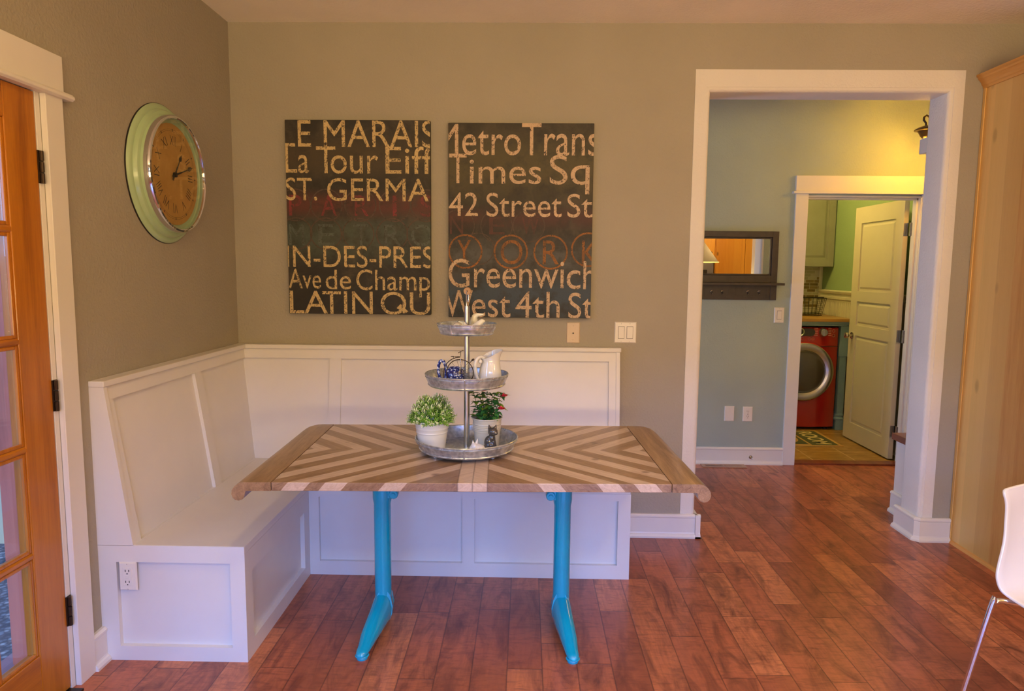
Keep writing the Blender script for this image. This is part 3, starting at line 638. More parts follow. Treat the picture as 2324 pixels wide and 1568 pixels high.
# ================================================================== plates, switches and outlets
def plate(name, label, cat, c, wd, hd, mat, kind, axis='y', group=None):
    """c: centre on the wall face; faces -y"""
    t = thing(name, label, cat, c, group); X, Y, Z = c
    m = MB(); a, b, e = wd/2, hd/2, .004
    m.hexa([(X-a, Y, Z-b), (X+a, Y, Z-b), (X+a, Y, Z+b), (X-a, Y, Z+b), (X-a+e, Y-.006, Z-b+e), (X+a-e, Y-.006, Z-b+e), (X+a-e, Y-.006, Z+b-e), (X-a+e, Y-.006, Z+b-e)])
    m.build('cover_plate', mat, t)
    def rect(nm, x, z, w_, h_, d0, d1, mt):
        q = MB(); q.box(X+x-w_/2, X+x+w_/2, Y-d1, Y-d0, Z+z-h_/2, Z+z+h_/2); return q.build(nm, mt, t, bevel=.0008)
    def screws(xs, zz):
        for x in xs:
            for s in (-1, 1):
                q = MB(); q.lathe([(0, -.0075), (.0030, -.0072), (.0034, -.0058)], (X+x, Y, Z+s*zz), 10, 'y'); q.box(X+x-.0004, X+x+.0004, Y-.0078, Y-.0070, Z+s*zz-.0025, Z+s*zz+.0025, mi=1); q.build('screw', [mat, MAT['slot']], t)
    if kind == 'rocker':
        xs = [0] if wd < .09 else [-.023, .023]
        for x in xs:
            rect('switch_frame', x, 0, .034, .067, .0055, .0066, MAT['slot']); rect('rocker', x, 0, .031, .063, .006, .0095, mat)
        screws(xs, .048)
    if kind == 'outlet':
        for s in (-1, 1):
            q = MB(); q.lathe([(0, -.0085), (.0165, -.0085), (.0172, -.0055)], (X, Y, Z+s*.0195), 24, 'y'); o = q.build('receptacle', mat, t, smooth=40)
            for dx in (-.0065, .0065): r_ = MB(); r_.box(X+dx-.0013, X+dx+.0013, Y-.0092, Y-.0080, Z+s*.0195+.001, Z+s*.0195+.009); k = r_.build('slot', MAT['slot'], o)
            r_ = MB(); r_.lathe([(0, -.0092), (.0025, -.0090), (.0026, -.008)], (X, Y, Z+s*.0195-.008), 10, 'y'); r_.build('slot', MAT['slot'], o)
        q = MB(); q.lathe([(0, -.0078), (.003, -.0072), (.0032, -.0055)], (X, Y, Z), 10, 'y'); q.build('screw', MAT['nickel'], t)
    if kind == 'gfci':
        o = rect('receptacle', 0, 0, .034, .068, .0055, .0085, mat)
        for s in (-1, 1):
            for dx in (-.0065, .0065): r_ = MB(); r_.box(X+dx-.0013, X+dx+.0013, Y-.0092, Y-.0080, Z+s*.021-.002, Z+s*.021+.006); r_.build('slot', MAT['slot'], o)
            r_ = MB(); r_.lathe([(0, -.0092), (.0025, -.0090), (.0026, -.008)], (X, Y, Z+s*.021-.009), 10, 'y'); r_.build('slot', MAT['slot'], o)
        rect('test_button', 0, .0035, .014, .005, .008, .0098, mat); rect('reset_button', 0, -.0035, .014, .005, .008, .0098, mat)
        screws([0], .048)
    if kind == 'jack':
        rect('jack', 0, -.003, .011, .010, .0055, .0085, mat); rect('jack_opening', 0, -.002, .0075, .0065, .008, .0090, MAT['slot']); screws([0], .038)
    return t
plate('phone_jack', 'almond phone jack plate below the right-hand canvas', 'wall plate', (1.828, 0, 1.134), .073, .114, MAT['almond'], 'jack')
plate('light_switch', 'white double rocker switch plate beside the phone jack', 'light switch', (2.110, 0, 1.138), .118, .114, MAT['plate'], 'rocker')
plate('light_switch', 'white single dimmer switch below the dark mirror shelf', 'light switch', (3.474, HY, 1.149), .074, .116, MAT['plate'], 'rocker')
plate('blank_plate', 'plain white blank plate low on the sage hall wall', 'wall plate', (3.134, HY, .392), .074, .116, MAT['plate'], 'blank')
plate('wall_outlet', 'white double outlet low on the sage hall wall', 'outlet', (3.273, HY, .390), .074, .116, MAT['plate'], 'outlet')
plate('wall_outlet', 'white safety outlet on the end panel of the corner bench', 'outlet', (.110, YE+.0, .330), .066, .108, MAT['plate'], 'gfci')

# ================================================================== clock on the left wall
CY, CZ = -.722, 1.864
ck = thing('wall_clock', 'round mint green wall clock with tan face and chrome bezel', 'clock', (0, CY, CZ))
m = MB(); m.lathe([(0, .001), (.2925, .001), (.2925, .006), (.286, .014), (.279, .018), (.270, .019), (.268, .026), (.263, .034), (.256, .037), (.249, .038), (.247, .046), (.243, .050), (.236, .050), (.234, .044), (.233, .042)], (0, CY, CZ), 96, 'x')
m.build('case', MAT['mint'], ck, smooth=28)
m = MB(); m.lathe([(.2925, .0005), (.2945, .0005), (.2945, .004), (.2925, .006)], (0, CY, CZ), 96, 'x'); m.build('back_rim', MAT['black'], ck, smooth=40)
m = MB(); m.lathe([(.244, .046), (.2465, .048), (.2465, .066), (.243, .073), (.236, .075), (.232, .072), (.231, .066), (.233, .060), (.236, .046)], (0, CY, CZ), 96, 'x'); m.build('bezel', MAT['chrome'], ck, smooth=40)
m = MB(); m.lathe([(0, .050), (.004, .049), (.004, .0475)], (0, CY-.2475, CZ), 10, 'z'); m.build('screw', MAT['chrome'], ck) if False else m.bm.free()
m = MB(); m.lathe([(0, .0435), (.2345, .0435), (.2345, .0415), (0, .0415)], (0, CY, CZ), 96, 'x'); m.build('backing', MAT['mint'], ck)
g = NG('tan_parchment_face'); x, y, z, v = g.xyz(); nn = g.noise(v, 9., 4., .7)
g.bsdf(g.ramp(nn, (.3, S(176, 134, 62)), (.7, S(200, 158, 84))), .6); MAT['face'] = g.m
m = MB(); m.lathe([(0, .0465), (.212, .0465), (.214, .0455), (.214, .0437), (0, .0437)], (0, CY, CZ), 96, 'x'); face = m.build('dial', MAT['face'], ck)
m = MB(); m.lathe([(0, .0665), (.231, .0665), (.231, .0655), (0, .0655)], (0, CY, CZ), 64, 'x'); m.build('glass', MAT['glass'], ck)
def text_mesh(body, off=0.0, space=1.0):
    c = bpy.data.curves.new('t', 'FONT'); c.body = body; c.offset = off; c.space_character = space; c.resolution_u = 6
    o = bpy.data.objects.new('t', c); COL.objects.link(o); dg = bpy.context.evaluated_depsgraph_get()
    me = bpy.data.meshes.new_from_object(o.evaluated_get(dg)); bpy.data.objects.remove(o); bpy.data.curves.remove(c); return me
def add_text(mb, body, fn, off=0.0, mi=0):
    """fn(x,y) -> 3-D; x,y in font units"""
    me = text_mesh(body, off); vs = [mb.bm.verts.new(fn(v.co.x, v.co.y)) for v in me.vertices]
    for p in me.polygons:
        try: f = mb.bm.faces.new([vs[i] for i in p.vertices]); f.material_index = mi
        except ValueError: pass
    bpy.data.meshes.remove(me)
def bounds(body, off=0.0):
    me = text_mesh(body, off); xs = [v.co.x for v in me.vertices]; ys = [v.co.y for v in me.vertices]
    r = (min(xs), max(xs), min(ys), max(ys)); bpy.data.meshes.remove(me); return r
# numerals: radial, reading from the centre; clock faces +x, so screen right = +y
m = MB(); nums = ['XII', 'I', 'II', 'III', 'IIII', 'V', 'VI', 'VII', 'VIII', 'IX', 'X', 'XI']
for k, s_ in enumerate(nums):
    a = 2*PI*k/12; b = bounds(s_); cx = (b[0]+b[1])/2; hsc = .042/.682; wsc = min(hsc*.80, .052/(b[1]-b[0]))
    def fn(x_, y_, a=a, cx=cx, hsc=hsc, wsc=wsc):
        lx = (x_-cx)*wsc; ly = .122+y_*hsc
        return (.0469, CY+lx*math.cos(a)+ly*math.sin(a), CZ-lx*math.sin(a)+ly*math.cos(a))
    add_text(m, s_, fn, -.014)
for r0 in (.182, .189): 
    n = 96; V = []
    for i in range(n):
        for rr in (r0, r0+.001): V.append((.0468, CY+rr*math.cos(2*PI*i/n), CZ+rr*math.sin(2*PI*i/n)))
    m._add(V, [(2*i, 2*((i+1) % n), 2*((i+1) % n)+1, 2*i+1) for i in range(n)])
for k in range(12):
    a = 2*PI*k/12; q = lambda l, r: (.0470, CY+l*math.cos(a)+r*math.sin(a), CZ-l*math.sin(a)+r*math.cos(a))
    m._add([q(-.0025, .181), q(.0025, .181), q(.0025, .192), q(-.0025, .192)], [(0, 1, 2, 3)])
m.build('numerals', MAT['slot'], face, fix=False)
def hand(name, deg, L, wd, d):
    a = math.radians(deg); m = MB()
    poly = [(-wd*.8, -.03), (wd*.8, -.03), (wd*.45, L*.68), (wd*1.9, L*.76), (wd*1.5, L*.86), (wd*.4, L*.93), (0, L), (-wd*.4, L*.93), (-wd*1.5, L*.86), (-wd*1.9, L*.76), (-wd*.45, L*.68)]
    m.prism(poly, lambda l, r, t: (d+.0015*t, CY+l*math.cos(a)+r*math.sin(a), CZ-l*math.sin(a)+r*math.cos(a)))
    if deg > 60: m.lathe([(0, d+.004), (.011, d+.003), (.011, .047), (0, .047)], (0, CY, CZ), 20, 'x')
    m.build(name, MAT['black'], ck)
hand('hour_hand', 36, .115, .0055, .050); hand('minute_hand', 72, .165, .0052, .054)

# ================================================================== two word-art canvases
def picture(name, label, x0, x1, z0, z1, mat, lines, depth=.036):
    t = thing(name, label, 'picture', ((x0+x1)/2, 0, (z0+z1)/2))
    m = MB(); m.box(x0, x1, -depth, -.001, z0, z1); m.build('canvas', mat, t, bevel=.003)
    order = []
    for q in lines:
        if q[5].name not in order: order.append(q[5].name)
    for one in lines:
        ls = [one]; lvl = {RG.name: 1, RD.name: 2, DR.name: 2, TL.name: 3, ORG.name: 3}.get(one[5].name, 4)+.02*lines.index(one)
        mb = MB()
        for (body, fx0, fx1, fb, ft, mt, ref, off) in ls:
            if body == 'TAIL':
                p = [(fx0, fx1), (fx0+.028, fx1-.022), (fb+.006, ft-.012), (fb-.022, ft)]
                mb._add([(x0+(x1-x0)*a, -depth-.0004*lvl-.0001, z1-(z1-z0)*b) for a, b in p], [(0, 1, 2, 3)]); continue
            if body == 'RING':
                cx, cz, r0, r1 = x0+(x1-x0)*fx0, z1-(z1-z0)*fx1, fb*(x1-x0), ft*(x1-x0); n = 64; V = []
                for i in range(n):
                    for rr in (r0, r1): V.append((cx+rr*math.cos(2*PI*i/n), -depth-.0004*lvl, cz+rr*math.sin(2*PI*i/n)))
                mb._add(V, [(2*i, 2*((i+1) % n), 2*((i+1) % n)+1, 2*i+1) for i in range(n)]); continue
            b = bounds(ref or body, off); X0 = x0+(x1-x0)*fx0; X1 = x0+(x1-x0)*fx1; ZB = z1-(z1-z0)*fb; ZT_ = z1-(z1-z0)*ft
            kx = (X1-X0)/(b[1]-b[0]); kz = (ZT_-ZB)/.682
            # 'ref' is the visible stretch of the word; what comes before it runs off the edge
            pre = 0.0
            if ref and not body.startswith(ref): pre = bounds(body[:body.index(ref)+len(ref)], off)[1]-b[1]
            add_text(mb, body, lambda x_, y_, X0=X0, kx=kx, kz=kz, b=b, ZB=ZB, pre=pre, l=lvl: (X0+(x_-pre-b[0])*kx, -depth-.0004*l, ZB+y_*kz), off)
        for co, no in (((x0+.001, 0, 0), (-1, 0, 0)), ((x1-.001, 0, 0), (1, 0, 0)), ((0, 0, z0+.001), (0, 0, -1)), ((0, 0, z1-.001), (0, 0, 1))):
            bmesh.ops.bisect_plane(mb.bm, geom=mb.bm.verts[:]+mb.bm.edges[:]+mb.bm.faces[:], plane_co=co, plane_no=no, clear_outer=True)
        mb.bm.normal_update()
        for f in mb.bm.faces:
            if f.normal.y > 0: f.normal_flip()
        mb.build('lettering', ls[0][5], t, fix=False)
    return t
L1 = worn('worn_cream_lettering', S(206, 180, 128), .462)
L2 = worn('worn_pale_lettering', S(206, 178, 148), .452)
RD = worn('faded_red_lettering', S(160, 44, 56), .46, op=.7); TL = worn('faded_teal_lettering', S(110, 134, 124), .46, op=.5)
RG = worn('faint_chalk_rings', S(120, 90, 80), .46, op=.45)
ORG = worn('faded_orange_lettering', S(190, 118, 40), .45, back=S(58, 44, 34), op=.7); DR = worn('faint_dark_red_lettering', S(110, 48, 44), .46, op=.6)
def fr1(px, py): return ((px-(142+30*(py-98)/1384))/(1177-(142+30*(py-98)/1384)), (py-100)/1388)
def fr2(px, py): return ((px-(115+3*(py-120)/1384))/((1155-27*(py-120)/1384)-(115+3*(py-120)/1384)), (py-122)/1384)
def ln(fr, body, a, b, base, cap, mt, ref=None, off=0.0):
    y = (base+cap)/2; return (body, fr(a, y)[0], fr(b, y)[0], fr(a, base)[1], fr(a, cap)[1], mt, ref, off)
l1 = [ln(fr1, 'LE MARAIS', 237, 1092, 288, 104, L1, 'E MARAI'), ln(fr1, 'La ', 148, 315, 472, 284, L1, 'La'), ln(fr1, 'T', 368, 505, 474, 286, L1), ln(fr1, 'our', 470, 808, 474, 286, L1), ln(fr1, 'Eiff', 860, 1130, 474, 286, L1, 'Eif'),
      ln(fr1, 'ST.', 150, 372, 666, 508, L1), ln(fr1, 'GERMAI', 445, 1166, 669, 510, L1, 'GERMA'),
      ln(fr1, 'IN-DES-PRES', 200, 1110, 1146, 992, L1, 'N-DES-PRE'), ln(fr1, 'Ave', 168, 398, 1302, 1160, L1), ln(fr1, 'de', 432, 612, 1306, 1164, L1), ln(fr1, 'Champs', 650, 1172, 1310, 1162, L1, 'Champ'),
      ln(fr1, 'LA', 176, 445, 1485, 1320, L1), ln(fr1, 'TIN', 408, 766, 1487, 1322, L1), ln(fr1, 'QU', 822, 1174, 1488, 1324, L1)]
l1.append(('TAIL', fr1(935, 1440)[0], fr1(935, 1440)[1], fr1(1012, 1482)[0], fr1(1012, 1482)[1], L1, None, 0))
for ch, a, b in (('P', 172, 262), ('A', 400, 512), ('R', 640, 738), ('I', 910, 938), ('S', 1105, 1200)): l1.append(ln(fr1, ch, a, b, 776, 628, RD))
for ch, a, b in (('M', 172, 280), ('E', 380, 495), ('T', 632, 738), ('R', 848, 970), ('O', 1040, 1190)): l1.append(ln(fr1, ch, a, b, 988, 836, TL))
for cx, cy in ((215, 700), (440, 700), (680, 700), (925, 700), (1150, 700), (225, 905), (435, 905), (665, 905), (905, 905), (1120, 905)): l1.append(('RING', fr1(cx, cy)[0], fr1(cx, cy)[1], .104, .112, RG, None, 0))
picture('word_canvas', 'left dark word-art canvas beginning LE MARAIS with cream letters', .297, 1.061, 1.225, 2.240, canvas('dark_canvas_teal', ((1.63, .17, S(72, 84, 74)), (1.80, .09, S(92, 48, 42)), (2.05, .14, S(74, 62, 44)))), l1)
l2 = [ln(fr2, 'Metro', 215, 634, 345, 132, L2, 'etro'), ln(fr2, 'Trans', 640, 1088, 346, 122, L2, 'Tran'), ln(fr2, 'T', 122, 246, 544, 338, L2), ln(fr2, 'imes', 268, 778, 546, 368, L2), ln(fr2, 'Sq', 838, 1122, 548, 345, L2),
      ln(fr2, '42', 120, 328, 776, 612, L2), ln(fr2, 'Street', 388, 924, 778, 612, L2), ln(fr2, 'St', 964, 1143, 780, 616, L2),
      ln(fr2, 'Greenwich', 118, 940, 1288, 1084, L2, 'Greenwi'), ln(fr2, 'c', 960, 1058, 1292, 1092, L2), ln(fr2, 'h', 1078, 1160, 1294, 1092, L2),
      ln(fr2, 'W', 92, 292, 1502, 1310, L2), ln(fr2, 'est', 286, 560, 1503, 1312, L2), ln(fr2, '4th', 596, 910, 1506, 1316, L2), ln(fr2, 'St', 972, 1150, 1508, 1322, L2)]
l2[8] = ln(fr2, 'Greenwi', 118, 940, 1288, 1084, L2)
for ch, a, b in (('N', 128, 222), ('E', 408, 520), ('W', 640, 760)): l2.append(ln(fr2, ch, a, b, 905, 780, DR))
for ch, a, b in (('Y', 180, 278), ('O', 490, 645), ('R', 790, 905), ('K', 1068, 1180)): l2.append(ln(fr2, ch, a, b, 1116, 946, ORG))
for cx, cy in ((238, 1030), (562, 1030), (845, 1030), (1112, 1010)): l2.append(('RING', fr2(cx, cy)[0], fr2(cx, cy)[1], .108, .120, ORG, None, 0))
for cx, cy in ((190, 845), (460, 845), (690, 845), (330, 1010)): l2.append(('RING', fr2(cx, cy)[0], fr2(cx, cy)[1], .106, .112, RG, None, 0))
picture('word_canvas', 'right dark word-art canvas beginning Metro Trans with pale letters', 1.156, 1.916, 1.215, 2.229, canvas('dark_canvas_blue', ((1.33, .17, S(60, 76, 92)), (2.02, .25, S(84, 76, 50)), (1.54, .13, S(84, 86, 86)), (1.75, .07, S(78, 46, 42)))), l2)

# ================================================================== table
TRZ = math.radians(1.87); TC = Vector((1.381, -1.025, 0))
tb = thing('dining_table', 'chevron wooden dining table on turquoise iron legs before the bench', 'table', TC, None, TRZ)
m = MB(); m.box(-.678, .678, -.443, .443, .720, .75); m.build('tabletop', MAT['chevron'], tb, bevel=.002, local=True)
for sg in (-1, 1):
    # end board rolling down into a scroll at the outer edge
    prof = [(.680, .720), (.680, .75), (.772, .75), (.788, .746), (.802, .736), (.811, .722), (.813, .708), (.809, .696), (.800, .688), (.788, .686), (.777, .690), (.770, .699), (.768, .710), (.765, .719)]
    m = MB(); yb = .443
    n = len(prof)
    rings = [(-.443, 0.), (.380, 0.), (.415, .008), (.435, .026), (.443, .055)]
    V = []
    for yy, cut in rings:
        for a, z in prof: V.append((sg*(a if a < .70 else a-cut*((a-.68)/.13)), yy, z))
    F = [tuple(range(n)), tuple(range((len(rings)-1)*n, len(rings)*n))]
    for i in range(len(rings)-1):
        for k in range(n): F.append((i*n+k, i*n+(k+1) % n, (i+1)*n+(k+1) % n, (i+1)*n+k))
    m._add(V, F); m.build('end_board', MAT['tabend'], tb, smooth=38, local=True)
inv = Matrix.Rotation(-TRZ, 4, 'Z')
def L(x, y, z): return inv @ (Vector((x, y, z))-TC)
def leg(cx, cy, front, rear, sg):
    P = []
    m = MB(); m.lathe([(.0385, .720), (.0385, .702), (.0385, .69), (.0385, .548), (.0375, .538), (.0345, .522), (.034, .11), (.0, .11)], (0, 0, 0), 28)
    lc = L(cx, cy, 0)
    for v in m.bm.verts: v.co += lc
    lg = m.build('leg', MAT['blue'], tb, smooth=45, local=True)
    # foot: tapering cast arms front and back
    m = MB()
    for tip, big in ((Vector((*front, 0)), 1), (Vector((*rear, 0)), .95)):
        c = Vector((cx, cy, 0)); d = (tip-c).normalized(); sd = Vector((-d.y, d.x, 0)); Ln = (tip-c).length
        secs = [(-.030, .165, .026, .037), (.0, .162, .020, .042), (.035, .146, .018, .041), (.10, .116, .017, .037), (.19, .080, .014, .031), (Ln-.035, .046, .012, .0255), (Ln-.012, .040, .012, .023), (Ln+.004, .032, .013, .017), (Ln+.012, .022, .016, .008)]
        V = []; n = 14
        for (s_, zt_, zb_, hw) in secs:
            for k in range(n):
                a = 2*PI*k/n; ca, sa = math.cos(a), math.sin(a)
                q = lambda v_, e: math.copysign(abs(v_)**e, v_)
                z_ = (zt_+zb_)/2+(zt_-zb_)/2*q(sa, .8); wf_ = hw*(1.0 if sa < 0 else (1-.28*sa))
                V.append(L(*(c+d*s_+sd*(wf_*q(ca, .7))+Vector((0, 0, z_)))))
        F = [tuple(range(n)), tuple((len(secs)-1)*n+k for k in range(n))]
        for i in range(len(secs)-1):
            for k in range(n): F.append((i*n+k, i*n+(k+1) % n, (i+1)*n+(k+1) % n, (i+1)*n+k))
        m._add(V, F)
    m.build('foot', MAT['blue'], lg, smooth=50, local=True)
    for tip in (front, rear):
        c = Vector((cx, cy, 0)); d = (Vector((*tip, 0))-c).normalized(); q = L(*(Vector((*tip, 0))-d*.016))
        m = MB(); m.lathe([(0, .017), (.024, .017), (.027, .013), (.024, .010), (.020, .009), (.022, .006), (.021, .0), (0, .0)], q, 20); m.build('glide', MAT['blue'], lg, smooth=40, local=True)
    # clamp lug with bolt near the top
    q = L(cx+sg*.050, cy-.012, .567)
    m = MB(); m.lathe([(0, -.020), (.016, -.020), (.019, -.016), (.019, .016), (.016, .020), (0, .020)], q, 20, 'y'); m.lathe([(0, -.026), (.009, -.026), (.010, -.02), (0, -.02)], q, 6, 'y')
    a, b = (q.x-.03, q.x) if sg > 0 else (q.x, q.x+.03)
    m.box(a, b, q.y-.014, q.y+.014, q.z-.016, q.z+.05)
    m.build('clamp', MAT['blue'], lg, smooth=40, local=True)
    # mounting flange under the top
    m = MB(); m.lathe([(0, .720), (.075, .720), (.075, .713), (.045, .706), (.0, .706)], (lc.x, lc.y, 0), 28); m.build('flange', MAT['blue'], lg, smooth=40, local=True)
leg(.995, -1.022, (.962, -1.288), (.948, -.762), 1)
leg(1.728, -1.015, (1.764, -1.282), (1.748, -.748), -1)
for x_, y_ in ((.80, -1.30), (1.37, -1.40)):
    m = MB(); q = L(x_, y_, .716); m.tube([q+Vector((-.012, 0, .004)), q+Vector((-.006, 0, -.006)), q+Vector((.008, 0, -.006)), q+Vector((.014, 0, .004))], .0025, 8); m.build('underside_hook', MAT['black'], tb, local=True)

# ================================================================== tiered tray
TX, TY, TZ = 1.341, -1.055, .75
tr = thing('tiered_tray', 'three tier galvanized tin tray stand on the table', 'tray', (TX, TY, TZ))
def tier(zb, h, rb, rt, seam):
    m = MB(); p = [(0, zb), (rb-.004, zb), (rb, zb+.003), (rb+.003, zb+.006), (rb+.001, zb+.009)]
    for k in range(4): p.append((rb+(rt-rb)*(k+1)/5, zb+.009+(h-.020)*(k+1)/5))
    zt_ = zb+h; p += [(rt-.001, zt_-.011), (rt+.0015, zt_-.009), (rt-.001, zt_-.007), (rt, zt_-.004), (rt+.002, zt_-.003), (rt+.003, zt_), (rt+.001, zt_+.0025), (rt-.002, zt_+.001), (rt-.002, zt_-.003), (rb-.003, zb+.008), (rb-.006, zb+.003), (0, zb+.003)]
    m.lathe(p, (TX, TY, 0), 72)
    for a in (seam, seam+PI): 
        d = Vector((math.cos(a), math.sin(a), 0)); m.tube([Vector((TX, TY, zb+.006))+d*(rb+.002), Vector((TX, TY, zt_-.002))+d*(rt+.002)], .0028, 8)
    return m.build('tray', MAT['tin'], tr, smooth=32)
tier(.764, .047, .184, .201, math.radians(-88)); tier(1.018, .046, .150, .1615, math.radians(-88)); tier(1.219, .041, .104, .1145, math.radians(-118))
m = MB(); m.tube([(TX, TY, .766), (TX, TY, 1.328)], .0112, 20); m.build('pole', MAT['steel'], tr, smooth=40)
m = MB(); m.lathe([(0, .7672), (.045, .7672), (.048, .7682), (.045, .7695), (.0, .770)], (TX, TY, 0), 30); m.build('pole_flange', MAT['tin'], tr, smooth=40)
for k in range(4):
    a = PI/4+PI/2*k; m = MB(); m.ball((TX+.155*math.cos(a), TY+.155*math.sin(a), .757), (.009, .009, .0073), 12); m.build('ball_foot', MAT['tin'], tr, smooth=60)
m = MB(); m.tube([(TX-.001, TY-.010, 1.318), (TX-.001, TY-.010, 1.345), (TX-.001, TY-.012, 1.372), (TX, TY-.014, 1.386), (TX, TY+.014, 1.386), (TX+.005, TY+.012, 1.372), (TX+.005, TY+.010, 1.345)], .0021, 8); m.build('wire_loop', MAT['chrome'], tr, smooth=60)
m = MB(); m.lathe([(.003, -.013), (.0135, -.013), (.0145, -.009), (.011, -.003), (.011, .003), (.0145, .009), (.0135, .013), (.003, .013)], (TX+.002, TY, 1.386), 24, 'y'); m.build('wood_spool', MAT['woodknob'], tr, smooth=40)

# ================================================================== plants
ZB = .7675
def pot(t, c, rb, rt, h, mat, ridges):
    m = MB(); p = [(0, 0), (rb, 0), (rb+.001, .003)]; n = 40
    for k in range(1, n):
        f = k/n; r = rb+(rt-rb)*f; b = sum(.0016*math.exp(-((f-q)/.016)**2) for q in ridges); p.append((r+b, h*f))
    p += [(rt+.001, h-.003), (rt+.004, h-.001), (rt+.0035, h+.002), (rt, h+.002), (rt-.002, h-.004), (rt-.004, h*.86), (0, h*.86)]
    m.lathe(p, c, 48); o = m.build('pot', mat, t, smooth=35)
    m = MB(); m.lathe([(0, h*.90), (rt-.006, h*.88)], c, 30); m.build('soil', MAT['soil'], t); return o
pc = Vector((1.206, -1.075, ZB))
p1 = thing('potted_herb', 'bushy pale-tipped green plant in a white enamel pot', 'potted plant', pc)
pot(p1, pc, .051, .0675, .112, MAT['potwhite'], (.60, .74))
m = MB(); rnd = random.Random(3)
C0 = pc+Vector((.0, .0, .112))
for i in range(760):
    # sprigs start in the pot and end on a dome
    th = math.acos(rnd.uniform(.02, 1.0)); ph = rnd.uniform(0, 2*PI)
    R = rnd.uniform(.72, 1.05)
    end = C0+Vector((.093*math.sin(th)*math.cos(ph), .085*math.sin(th)*math.sin(ph), -.008+.105*math.cos(th)*(1+.10*math.sin(3*ph))))*1.0
    end = C0+(end-C0)*R
    if end.z < C0.z-.010: continue
    st = C0+Vector((.03*math.cos(ph)*math.sin(th), .03*math.sin(ph)*math.sin(th), -.01))
    d = (end-st).normalized(); k0 = st+(end-st)*.68
    m.tube([k0, end], .0007, 4, 3, cap=False)
    pale = rnd.random() < (.55 if R > .90 else .15)
    for j in range(9):
        f = j/8; b = k0+(end-k0)*f; a = j*2.4+rnd.random()
        o1 = d.orthogonal().normalized(); o2 = d.cross(o1); side = o1*math.cos(a)+o2*math.sin(a)
        mi = 2 if (pale and f > .5) else (1 if f > .35 or rnd.random() < .4 else 0)
        m.leaf(b, side*.8+d*(.7+.6*f), d, rnd.uniform(.0080, .0125), rnd.uniform(.0030, .0044), .25, mi, 2)
m.build('foliage', [MAT['leafa'], MAT['leafb'], MAT['leafc'], MAT['stem']], p1, fix=False)
pc2 = Vector((1.420, -1.030, ZB))
p2 = thing('potted_rose', 'miniature red rose in a pale ridged pot under the middle tray', 'potted plant', pc2)
pot(p2, pc2, .047, .0585, .116, MAT['potgrey'], (.56, .62, .68, .74, .80))
stems = []
m = MB(); rnd = random.Random(11)
top = pc2+Vector((0, 0, .105))
ends = [(-.045, -.01, .060), (-.030, .01, .105), (-.055, -.01, .118), (-.005, -.02, .075), (.0, .0, .118), (.022, -.015, .112), (.034, .01, .080), (.052, -.02, .062), (.058, .0, .112), (-.02, .02, .09), (.012, .015, .05), (-.04, -.025, .022), (.04, -.02, .022), (.0, -.03, .03)]
for e in ends:
    a = top+Vector((e[0]*.25, e[1]*.25, -.01)); b = top+Vector(e); mid = (a+b)/2+Vector((e[0]*.12, 0, .012)); stems.append((a, mid, b)); m.tube([a, mid, b], [.0016, .0013, .001], 6)
m.build('stems', MAT['stem'], p2, smooth=60)
m = MB()
for (a, mid, b) in stems:
    for k in range(13):
        f = rnd.uniform(.25, 1.05); base = a+(b-a)*min(f, 1); an = rnd.uniform(0, 2*PI); d = Vector((math.cos(an), math.sin(an)*.8-.15, rnd.uniform(-.25, .55)))
        if base.z > 1.012: continue
        if base.z > .985: d.z = -abs(d.z)
        m.leaf(base, d, (0, 0, 1), rnd.uniform(.024, .038), rnd.uniform(.017, .025), rnd.uniform(.1, .5), rnd.choice((0, 0, 0, 1)), 4)
m.build('leaves', [MAT['leafd'], MAT['leafe']], p2, smooth=50, fix=False)
for fc in ((1.487, -1.055, .972), (1.478, -1.062, .922), (1.408, -1.075, .997)):
    m = MB(); fc = Vector(fc)
    for ring, (cnt, L_, tilt) in enumerate(((6, .019, .25), (5, .015, .9), (4, .011, 1.8))):
        for k in range(cnt):
            a = 2*PI*k/cnt+ring*.5; m.leaf(fc, (math.cos(a), math.sin(a)-.3, tilt-.2), (0, 0, 1), L_, L_*.95, -.35, 0, 4)
    m.build('flower', MAT['petal'], p2, smooth=50, fix=False)

# ================================================================== figurines
def figurine(name, label, cat, mat, base, fn, vox=.0016, group=None, mats=None, scale=None):
    m = MB(); fn(m)
    if scale:
        for v in m.bm.verts: v.co = v.co*scale+Vector(base)
    o = m.build(name, mat, base=base)
    r = o.modifiers.new('remesh', 'REMESH'); r.mode = 'VOXEL'; r.voxel_size = vox; r.use_smooth_shade = True
    s = o.modifiers.new('smooth', 'SMOOTH'); s.iterations = 6; s.factor = .5
    return tag(o, label, cat, group)
def cat_black(m):
    x, y, z = 0., 0., 0.
    m.ball((x, y, z+.020), (.0205, .018, .0205)); m.ball((x-.004, y, z+.033), (.0165, .0145, .022)); m.ball((x+.004, y-.002, z+.046), (.0125, .012, .017)); m.ball((x+.009, y-.003, z+.026), (.010, .011, .024))
    m.ball((x+.008, y-.004, z+.0685), (.0165, .0155, .0145)); m.ball((x+.0165, y-.011, z+.0650), (.0085, .0075, .0065))
    m.cone((x-.001, y, z+.074), (x-.0055, y+.001, z+.0905), .0080, .0012); m.cone((x+.0135, y-.002, z+.075), (x+.0185, y-.001, z+.0915), .0078, .0012)
    m.ball((x+.014, y-.010, z+.0055), (.008, .007, .006)); m.ball((x+.002, y-.014, z+.0055), (.009, .007, .006))
    m.tube([(x-.016, y-.006, z+.006), (x-.014, y-.018, z+.006), (x+.0, y-.021, z+.006)], .004, 8)
figurine('cat_figurine', 'glossy black seated cat figurine on the bottom tray', 'figurine', MAT['blackglaze'], (1.439, -1.128, ZB), cat_black, scale=1.20)
